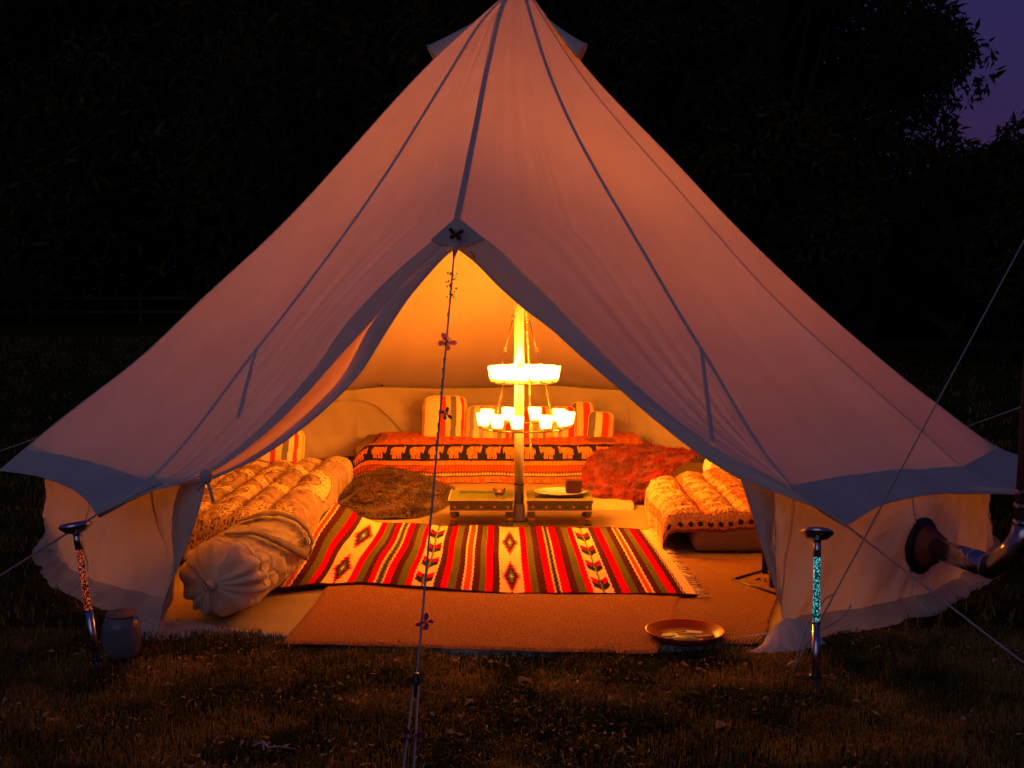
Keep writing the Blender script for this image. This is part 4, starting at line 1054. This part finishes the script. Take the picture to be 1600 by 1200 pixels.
ctl = np.array([[P(918, 782, 7.45), P(950, 790, 7.35), P(985, 792, 7.35), P(1003, 788, 7.3), P(1006, 770, 7.3)],
                [P(912, 758, 7.6), P(945, 765, 7.4), P(985, 765, 7.3), P(1010, 755, 7.25), P(1035, 738, 7.3)],
                [P(915, 725, 7.8), P(950, 735, 7.6), P(990, 735, 7.45), P(1030, 725, 7.45), P(1065, 722, 7.5)],
                [P(930, 704, 8.0), P(965, 704, 7.9), P(1010, 708, 7.75), P(1055, 708, 7.7), P(1090, 713, 7.7)],
                [P(950, 700, 8.3), P(985, 698, 8.2), P(1020, 702, 8.0), P(1060, 707, 7.9), P(1088, 712, 7.9)]])
def bern(n, t): return [math.comb(n, k)*t**k*(1-t)**(n-k) for k in range(n+1)]
def Fr(U, V):
    bu = bern(4, U); bv = bern(4, V); X = 0
    for i in range(5):
        for j in range(5): X = X+(bv[i]*bu[j])[..., None]*ctl[i, j]
    X = X.copy(); X[..., 2] += .03*(fbm(U*5, V*5, 6)-.4); X[..., 1] -= .05*(fbm(U*4+9, V*4, 16)-.3); return X
ctl = ctl.astype(float)
# stretch outward so the Bezier sheet reaches its outline
cc_ = ctl.mean((0, 1)); ctl = cc_+(ctl-cc_)*np.array([1.12, 1.1, 1.18]); ctl[..., 2] = np.maximum(ctl[..., 2], .03)
fur('red_sheepskin', Fr, 'rust red sheepskin draped over the corner between the beds', M['furred'], np.array([.22, .007, .003]), np.array([.46, .017, .004]), nh=44000, ln=.030, wid=.003)

# ------------------------------------------------------------------ low tables
def ltable(px0, px1, label, dleft=6.72):
    zt = .160; a = G(px0, 781, zt); b_ = G(px1, 781, zt); x0, x1 = a.x, b_.x; y0 = a.y; dp = .34
    cx, cy = (x0+x1)/2, y0+dp/2; w = x1-x0
    t = thing('low_table', (cx, cy, .015), label, 'table', 'small green painted tables beside the pole')
    f_ = .05
    b = MB(); b.box((cx, y0+f_/2, zt-.011), (w, f_, .022)); b.box((cx, y0+dp-f_/2, zt-.011), (w, f_, .022)); b.box((x0+f_/2, cy, zt-.0112), (f_, dp-2*f_, .0216)); b.box((x1-f_/2, cy, zt-.0112), (f_, dp-2*f_, .0216)); b.build('table_frame', M['green'], t, False, .002)
    b = MB(); b.box((cx, cy, zt-.018), (w-2*f_+.002, dp-2*f_+.002, .012)); b.build('tabletop', M['green'], t, False, .001)
    for (c_, d_) in (((cx, y0+.012, zt-.042), (w-.012, .014, .04)), ((cx, y0+dp-.012, zt-.042), (w-.012, .014, .04)), ((x0+.012, cy, zt-.042), (.012, dp-.03, .04)), ((x1-.012, cy, zt-.042), (.012, dp-.03, .04))):
        b = MB(); b.box(c_, d_); b.build('apron', M['green'], t, False, .002)
    b = MB(); b.box((cx, y0-.0015, zt-.003), (w+.004, .004, .005)); b.box((x0-.0015, cy, zt-.003), (.004, dp, .005)); b.box((cx, y0+.003, zt-.064), (w-.01, .006, .005)); b.build('cream_edging', M['whitep'], t, False)
    for k in range(5):
        q = x0+w*(.09+.205*k); b = MB(); s_ = .008; c_ = Vector((q, y0+.0035, zt-.042))
        b.add([c_+Vector((-s_, 0, 0)), c_+Vector((0, 0, -s_)), c_+Vector((s_, 0, 0)), c_+Vector((0, 0, s_)), c_+Vector((0, -.003, 0))], [(0, 1, 4), (1, 2, 4), (2, 3, 4), (3, 0, 4)]); b.build('flower_motif', M['pink'], t, False)
        b = MB(); b.box((q+w*.1, y0+.0035, zt-.042), (.03, .002, .005)); b.build('leaf_motif', mat('dark_green_leaf_paint', (.05, .12, .03), .6) if k == 0 else bpy.data.materials['dark_green_leaf_paint'], t, False) if k < 4 else None
    for sx in (x0+.026, x1-.026):
        for sy in (y0+.028, y0+dp-.028):
            b = MB(); b.lathe([(.021, 0), (.019, .012), (.014, .02), (.017, .034), (.013, .046), (.020, .06), (.022, .085), (.022, .1)], (sx, sy, .014), 12); b.build('leg', M['green'], t)
            b = MB(); b.lathe([(.0175, 0), (.021, .006), (.0175, .012)], (sx, sy, .014+.028), 12); b.build('leg_ring', M['orangep'], t)
    return t, zt, y0
ltable(701, 803, 'low green painted table left of the pole with a glass bowl on it')
ltable(823, 927, 'low green painted table right of the pole with a white plate on it')
c = G(780, 777, .16)
t = thing('tea_glass', c, 'small clear glass bowl on the left green table', 'bowl')
b = MB(); b.lathe([(.0, .002), (.016, .002), (.024, .012), (.036, .045), (.038, .05), (.036, .05), (.033, .044), (.021, .014), (.0, .008)], c, 24); b.build('bowl', M['bowlglass'], t)
b = MB(); b.sphere(c+Vector((0, -.012, .04)), .007); b.build('glass_bead', M['china'], t)
b = MB(); b.lathe([(.0, .014), (.020, .016), (.030, .032), (.0, .034)], c, 20); b.build('dried_petals', mat('dried_petals_red', (.5, .12, .06), .7, noise=.5, nscale=60), t)
c = G(876, 772, .162)
o = MB().lathe([(.0, .004), (.10, .004), (.145, .018), (.149, .020), (.147, .016), (.10, 0), (.0, 0)], c, 40, sx=1, sy=.85).build('oval_plate', M['china']); tag(o, 'white oval plate on the right green table', 'plate')
c = G(896, 769, .168)
b = MB(); b.box(c+Vector((0, 0, .036)), (.088, .07, .07), .05); o = b.build('candle_block', M['cake'], None, False, .004); tag(o, 'dark reddish brown square block standing on the white plate', 'block')

# tray
c = G(1071, 996, .022)
t = thing('round_tray', c, 'shiny round red enamel tray on the coir mat', 'tray')
b = MB(); b.lathe([(.0, .003), (.105, .003), (.118, .010), (.143, .030), (.150, .032), (.150, .028), (.120, .002), (.105, -.001), (.0, -.001)], c, 56); b.build('dish', M['tray'], t)
b = MB(); b.lathe([(.108, .0045), (.0, .0048)], c, 40); b.build('painted_base', M['trayin'], t)
for k, (dx, dy, a, L_, w_) in enumerate(((-.06, .0, .4, .05, .006), (-.03, -.06, -.5, .045, .006), (.0, .03, .1, .05, .007), (.04, .05, -.3, .06, .03), (-.07, -.03, .1, .035, .006), (.05, -.05, .9, .03, .01), (.02, -.02, -.9, .05, .004), (-.01, .06, .3, .04, .006), (.07, .0, .3, .06, .02))):
    b = MB(); b.box(c+Vector((dx, dy, .0065)), (L_, w_, .002), a)
    b.build('painted_petal', [M['whitep'], M['pink'], M['orangep']][k % 3], t, False)

# ------------------------------------------------------------------ duffel bag
A = Vector((-1.17, -2.17, .178)); B = Vector((-1.06, -1.33, .190)); ax = (B-A).normalized(); Lb = (B-A).length
sx_ = ax.cross(Vector((0, 0, 1))).normalized(); up_ = sx_.cross(ax).normalized()   # sx_ points to the camera's right
bag = thing('duffel_bag', (A.x*.5+B.x*.5, A.y*.5+B.y*.5, .01), 'stuffed cream canvas duffel bag with webbing handles lying inside the door', 'bag')
def bagpt(ph, s, ro=0.):
    "ph angle around, s along the axis 0..1"
    rr = .172*(1-np.clip((.16-s)/.16, 0, 1)**2.6)**.5*(1-.9*np.clip((s-.86)/.14, 0, 1)**2.6)**.5
    rr = np.where(s < .0, 0, rr)
    n1 = np.clip((.30-s)/.30, 0, 1)
    rr = rr*(1+.10*n1*np.sin(ph*13+2*np.sin(ph*3))*(s > .0)+.05*(fbm(ph*1.2, s*5, 5)-.5)*2+.035*(fbm(ph*3.5+s*6, s*9, 6)-.5)*2-.05*(1-np.abs(2*vn(ph*2.2+s*9+40, s*7-ph*1.3+40, 23)-1))**7-.035*(1-np.abs(2*vn(ph*5+40, s*5+ph+40, 24)-1))**8)+ro
    z = np.sin(ph); x = np.cos(ph)
    zz = np.where(z < 0, z*.90, z*.86)
    X = np.array(A)+(s*Lb)[..., None]*np.array(ax)+(rr*x)[..., None]*np.array(sx_)+(rr*zz)[..., None]*np.array(up_)
    X[..., 2] = np.maximum(X[..., 2], .018); return X
def bagF(U, V):
    s = V**1.0*1.0; s = np.where(V < .14, (V/.14)**1.6*.12, .12+(V-.14)/.86*.88)
    return bagpt(U*2*PI, s)
grid('bag_body', bagF, 200, 120, M['bag'], bag, wrap=True)
b = MB(); g = A-ax*.0; b.tube([g+ax*.02, g-ax*.03], .02, 10, rs=[.03, .016]); b.build('gathered_neck', M['bag'], bag)
b = MB(); k = g-ax*.03
b.tube([k, k+Vector((-.03, -.02, .05)), k+Vector((-.05, -.02, .09)), k+Vector((-.03, -.03, .04)), k+Vector((.0, -.03, -.01))], .0035, 6)
b.tube([k, k+Vector((-.02, -.03, -.04)), k+Vector((-.025, -.03, -.085)), k+Vector((-.005, -.035, -.10)), k+Vector((.01, -.03, -.07)), k+Vector((0, -.02, -.02))], .0035, 6); b.build('drawcord', M['rope'], bag)
def strapon(path, w=.042, name='handle'):
    pts = dense([Vector((p[0], p[1], p[2] if len(p) > 2 else 0)) for p in path], 40)   # (phi, s, lift)
    X = bagpt(pts[:, 0], pts[:, 1], .010+pts[:, 2]*.7); T = np.gradient(X, axis=0); T /= np.linalg.norm(T, axis=1)[:, None]
    ctr_ = np.array(A)+(pts[:, 1]*Lb)[:, None]*np.array(ax); nr = X-ctr_; nr /= np.linalg.norm(nr, axis=1)[:, None]; sd = np.cross(T, nr)
    V = np.concatenate([X-sd*w/2, X+sd*w/2, X-sd*w/2+nr*.003, X+sd*w/2+nr*.003]); n = len(X); f_ = []
    for i in range(n-1): f_ += [(i, i+1, n+i+1, n+i), (2*n+i, 3*n+i, 3*n+i+1, 2*n+i+1), (i, 2*n+i, 2*n+i+1, i+1), (n+i, n+i+1, 3*n+i+1, 3*n+i)]
    mesh_obj(name, V, f_, M['strap'], bag)
strapon([(1.75, .28), (1.3, .30, .01), (.75, .38, .02), (.2, .56, .02), (-.25, .80, .01)])
strapon([(-.25, .80, .01), (.2, .83, .015), (.8, .78, .02), (1.35, .68, .02), (1.75, .52, .01)])
for s_ in (.155, .84):
    b = MB(); X = bagpt(np.linspace(-.6, 3.2, 50), np.full(50, s_), .001); b.tube([Vector(p) for p in X], .0022, 5); b.build('bag_seam', M['bag'], bag)
# printed lettering on the bag
cu = bpy.data.curves.new('lettering', 'FONT'); cu.body = 'BELL TENT'; cu.size = .045; cu.fill_mode = 'FRONT'; cu.resolution_u = 3
to = bpy.data.objects.new('tmp_text', cu); COL.objects.link(to); bpy.context.view_layer.update()
dg = bpy.context.evaluated_depsgraph_get(); tm = bpy.data.meshes.new_from_object(to.evaluated_get(dg))
tv = np.array([v.co[:] for v in tm.vertices]); tf = [tuple(p.vertices) for p in tm.polygons]; bpy.data.objects.remove(to)
X = bagpt(.10+tv[:, 1]/.168, .58+tv[:, 0]/Lb*.92, .0035); mesh_obj('lettering', X, tf, M['ink'], bag)

# ------------------------------------------------------------------ candle chandelier
chx, chy = CX+.03, -.0
zu, zl = P(818, 597, 6.8).z, P(818, 668, 6.8).z
Ru, Rl = .168, .245
ch = thing('chandelier', (chx, chy, zl), 'two tier iron ring chandelier of burning tealights around the pole', 'chandelier')
def ring(z, r_):
    b = MB(); b.torus((chx, chy, z), r_, .004, 48, 6); b.torus((chx, chy, z), r_-.022, .002, 48, 5); b.build('ring', M['iron'], ch)
ring(zu, Ru); ring(zl, Rl)
def rod(a, b_, name='hanging_rod'):
    a, b_ = Vector(a), Vector(b_); m = MB(); n = 3
    for i in range(n):
        p, q = a.lerp(b_, i/n), a.lerp(b_, (i+1)/n); d = (q-p).normalized()*.012
        m.tube([p+d, q-d], .0022, 5); m.torus(q-d*.4, .009, .0018, 12, 4, frame(Vector((.2, 1, .1))))
    m.build(name, M['iron'], ch)
hook = Vector((chx-.02, chy-.03, P(810, 445, 6.8).z))
for k in range(3):
    a = R(15+120*k+60); rod(hook, (chx+(Ru-.01)*math.cos(a), chy+(Ru-.01)*math.sin(a), zu))
for k in range(4):
    a = R(25+90*k+20); rod((chx+(Ru)*math.cos(a), chy+Ru*math.sin(a), zu), (chx+(Rl-.01)*math.cos(a), chy+(Rl-.01)*math.sin(a), zl))
LIGHTS = []
def cup(x, y, z):
    h = .085; 
    b = MB(); b.lathe([(.0, .0), (.026, .0), (.033, .04), (.040, h)], (x, y, z), 18); o = b.build('candle_cup', M['cupglass'], ch)
    b = MB(); b.lathe([(.0, .004), (.025, .004), (.0275, .022), (.0, .023)], (x, y, z), 14); b.build('tealight', M['wax'], o)
    b = MB(); b.lathe([(.0005, .024), (.008, .034), (.009, .044), (.004, .060), (.0003, .074)], (x, y, z), 10); b.build('flame', M['flame'], o)
    ld = bpy.data.lights.new('candle_light', 'POINT'); ld.energy = CANDLE_W; ld.color = CANDLE_RGB; ld.shadow_soft_size = .012
    lo = bpy.data.objects.new('candle_light', ld); COL.objects.link(lo); lo.location = (x, y, z+.048)
for k in range(14):
    a = 2*PI*(k+.35)/14; cup(chx+Ru*math.cos(a), chy+Ru*math.sin(a), zu+.004)
for a in (-160, -128, -100, -62, -28, -5, 35, 75, 112, 150):
    a = R(a); cup(chx+Rl*math.cos(a), chy+Rl*math.sin(a), zl+.004)
# bead string beside the pole
b = MB(); n = 74
for i in range(n):
    f_ = i/(n-1); p = P(821+7*f_, 470, 6.72).lerp(P(829, 705, 6.72), f_); b.sphere(p, .0035 if i % 5 else .0055, 6, 4)
o = b.build('bead_string', M['gold']); tag(o, 'glittering string of small gold beads hanging right of the pole', 'beads')
# ------------------------------------------------------------------ butterflies and garland on the front guy
def butterfly(c, size, roll, colr, label, body=(.05, .03, .08)):
    c = Vector(c); t = thing('butterfly', c, label, 'butterfly', 'artificial butterflies clipped to the front rope')
    mw = mat('butterfly_wing', colr, .5, noise=.5, nscale=90, transl=.35); mbod = mat('butterfly_body', body, .6)
    Mx = Matrix.Rotation(roll, 3, 'Y')
    b = MB(); b.tube([c+Mx @ Vector((0, -.004, -.5*size)), c+Mx @ Vector((0, -.004, 0)), c+Mx @ Vector((0, -.004, .5*size))], .004, 6, rs=[size*.04, size*.10, size*.05])
    for s_ in (-1, 1): b.tube([c+Mx @ Vector((0, -.004, .5*size)), c+Mx @ Vector((s_*.25*size, -.01, .85*size))], .0007, 4)
    b.build('body', mbod, t)
    for s_ in (-1, 1):
        up = [(0, .1), (.25, .55), (.7, .85), (1.05, .75), (1.0, .4), (.6, .1), (0, 0)]; lo_ = [(0, 0), (.55, .0), (.8, -.2), (.75, -.55), (.45, -.75), (.2, -.5), (0, -.1)]
        for q in (up, lo_):
            v = [c+Mx @ Vector((s_*x*size, -.006-abs(x)*size*.35+.004*k % 2, z*size)) for k, (x, z) in enumerate(q)]; ce = sum(v, Vector())/len(v)+Vector((0, .003, 0))
            b = MB(); b.add([ce]+v, [(0, i+1, (i+1) % len(v)+1) for i in range(len(v))]); b.build('wing', mw, t)
butterfly(on_rope(535)+Vector((.0, -.012, 0)), .032, R(35), (.72, .25, .42), 'pink and purple butterfly halfway up the front rope', (.12, .04, .2))
butterfly(on_rope(646)+Vector((.02, -.012, 0)), .021, R(70), (.05, .30, .22), 'small teal butterfly on the front rope before the cushions', (.02, .1, .08))
butterfly(on_rope(972)+Vector((.012, -.012, 0)), .023, R(-50), (.30, .05, .38), 'purple butterfly low on the front rope against the coir mat', (.1, .12, .02))
butterfly(on_rope(1150)+Vector((.0, -.012, 0)), .030, R(20), (.06, .02, .10), 'dark violet butterfly near the foot of the front rope', (.03, .01, .05))
butterfly(P(712, 367, 4.955), .030, R(8), (.14, .02, .02), 'dark red butterfly pinned at the peak of the door', (.05, .01, .01))
gl_ = thing('leaf_sprig', on_rope(440), 'green plastic leaf sprig wound round the top of the front rope', 'sprig')
b = MB(); mg = mat('sprig_green', (.16, .22, .04), .5, transl=.3)
for i in range(26):
    p = on_rope(425+i*1.5)+Vector((random.uniform(-.02, .02), -.004, random.uniform(-.01, .01))); a = random.uniform(0, 6.28); s_ = random.uniform(.008, .014)
    d = Vector((math.cos(a), random.uniform(-.3, .3), math.sin(a)))*s_; e = Vector((-d.z, 0, d.x))*.4; b.add([p, p+d*.5+e, p+d, p+d*.5-e], [(0, 1, 2, 3)])
b.build('leaves', mg, gl_)
b = MB(); b.tube([on_rope(y_)+Vector((.006*math.sin(y_*.6), -.005+.003*math.cos(y_*.6), 0)) for y_ in range(415, 475, 4)], .0012, 4); b.build('stem', mg, gl_)
b = MB()
for y_ in (490, 560, 575, 590, 600, 612, 640, 660, 675, 688, 696):
    p = on_rope(y_)+Vector((-.004, -.004, 0)); b.tube([p, p+Vector((.001, 0, -.018))], .0028, 6)
o = b.build('bead_string', M['gold']); tag(o, 'slim gold tube beads threaded on the front rope', 'beads')

# dead straw and leaf crumbs between the blades
n = 2600; x = RNG.uniform(-1.8, 2.0, n); y = RNG.uniform(-3.8, -2.3, n); k = (np.hypot(x-CX, y) > 2.55) & (fbm(x*4, y*4, 71) > .47); x, y = x[k], y[k]; n = len(x)
a = RNG.uniform(0, 6.28, n); L_ = RNG.uniform(.004, .016, n); w_ = L_*RNG.uniform(.15, .6, n); z = RNG.uniform(.008, .026, n); tz = RNG.normal(0, .004, (n, 4))
dx, dy = np.cos(a), np.sin(a)
Vq = np.stack([np.stack([x+dx*L_*p-dy*w_*q, y+dy*L_*p+dx*w_*q, z+tz[:, i]], -1) for i, (p, q) in enumerate(((-1, 0), (0, -.6), (1, .1), (0, .6)))], 1).reshape(-1, 3)
o = mesh_obj('leaf_litter', Vq, np.arange(n*4).reshape(-1, 4), mat('straw_litter', (.46, .27, .10), .8, noise=.4, nscale=8, transl=.2)); tag(o, 'crumbs of straw and dead leaf in the grass before the door', 'leaf litter', kind='stuff')
# small things on the grass
def dleaf(px, py, s_, a, label):
    c_ = G(px, py, .022); b = MB(); n = 7; v = []
    for i in range(n):
        f_ = i/(n-1); w_ = math.sin(PI*f_)*.32; 
        for sg in (-1, 0, 1): v.append(c_+Matrix.Rotation(a, 3, 'Z') @ Vector(((f_-.5)*s_, sg*w_*s_, .010*abs(sg)+.012*math.sin(f_*3+sg))))
    b.add(v, [(i*3+k, i*3+k+3, i*3+k+4, i*3+k+1) for i in range(n-1) for k in (0, 1)]); o = b.build('fallen_leaf', M['leafdry']); tag(o, label, 'leaf', 'fallen leaves on the lawn')
dleaf(1130, 1138, .05, .2, 'pale curled dead leaf on the grass right of the rope')
dleaf(820, 1068, .045, -.3, 'dry orange leaf just below the coir mat near the rope')
dleaf(733, 1100, .035, .8, 'small orange leaf right of the rope slider')
dleaf(720, 1124, .035, 1.3, 'small orange leaf below the rope slider')
dleaf(955, 1095, .025, .5, 'tiny dry leaf in the middle of the lawn')
b = MB(); c_ = G(420, 1168, .025)
b.tube([c_+Vector((-.05, .01, 0)), c_+Vector((-.02, .02, .01)), c_, c_+Vector((.03, -.01, .008)), c_+Vector((.08, -.012, 0))], .003, 5, rs=[.002, .004, .003, .002, .001]); b.tube([c_+Vector((-.02, .02, .008)), c_+Vector((-.01, -.02, .0))], .003, 5)
o = b.build('twist_of_paper', M['rope']); tag(o, 'small pale twist of paper lying on the front grass', 'litter')
b = MB(); c_ = G(1232, 1055, .012); b.box(c_+Vector((.09, -.02, 0)), (.14, .03, .015), -.3); o = b.build('tent_peg', M['rust'], None, False, .004); tag(o, 'flat rusty peg lying by the foot of the blue torch', 'peg')
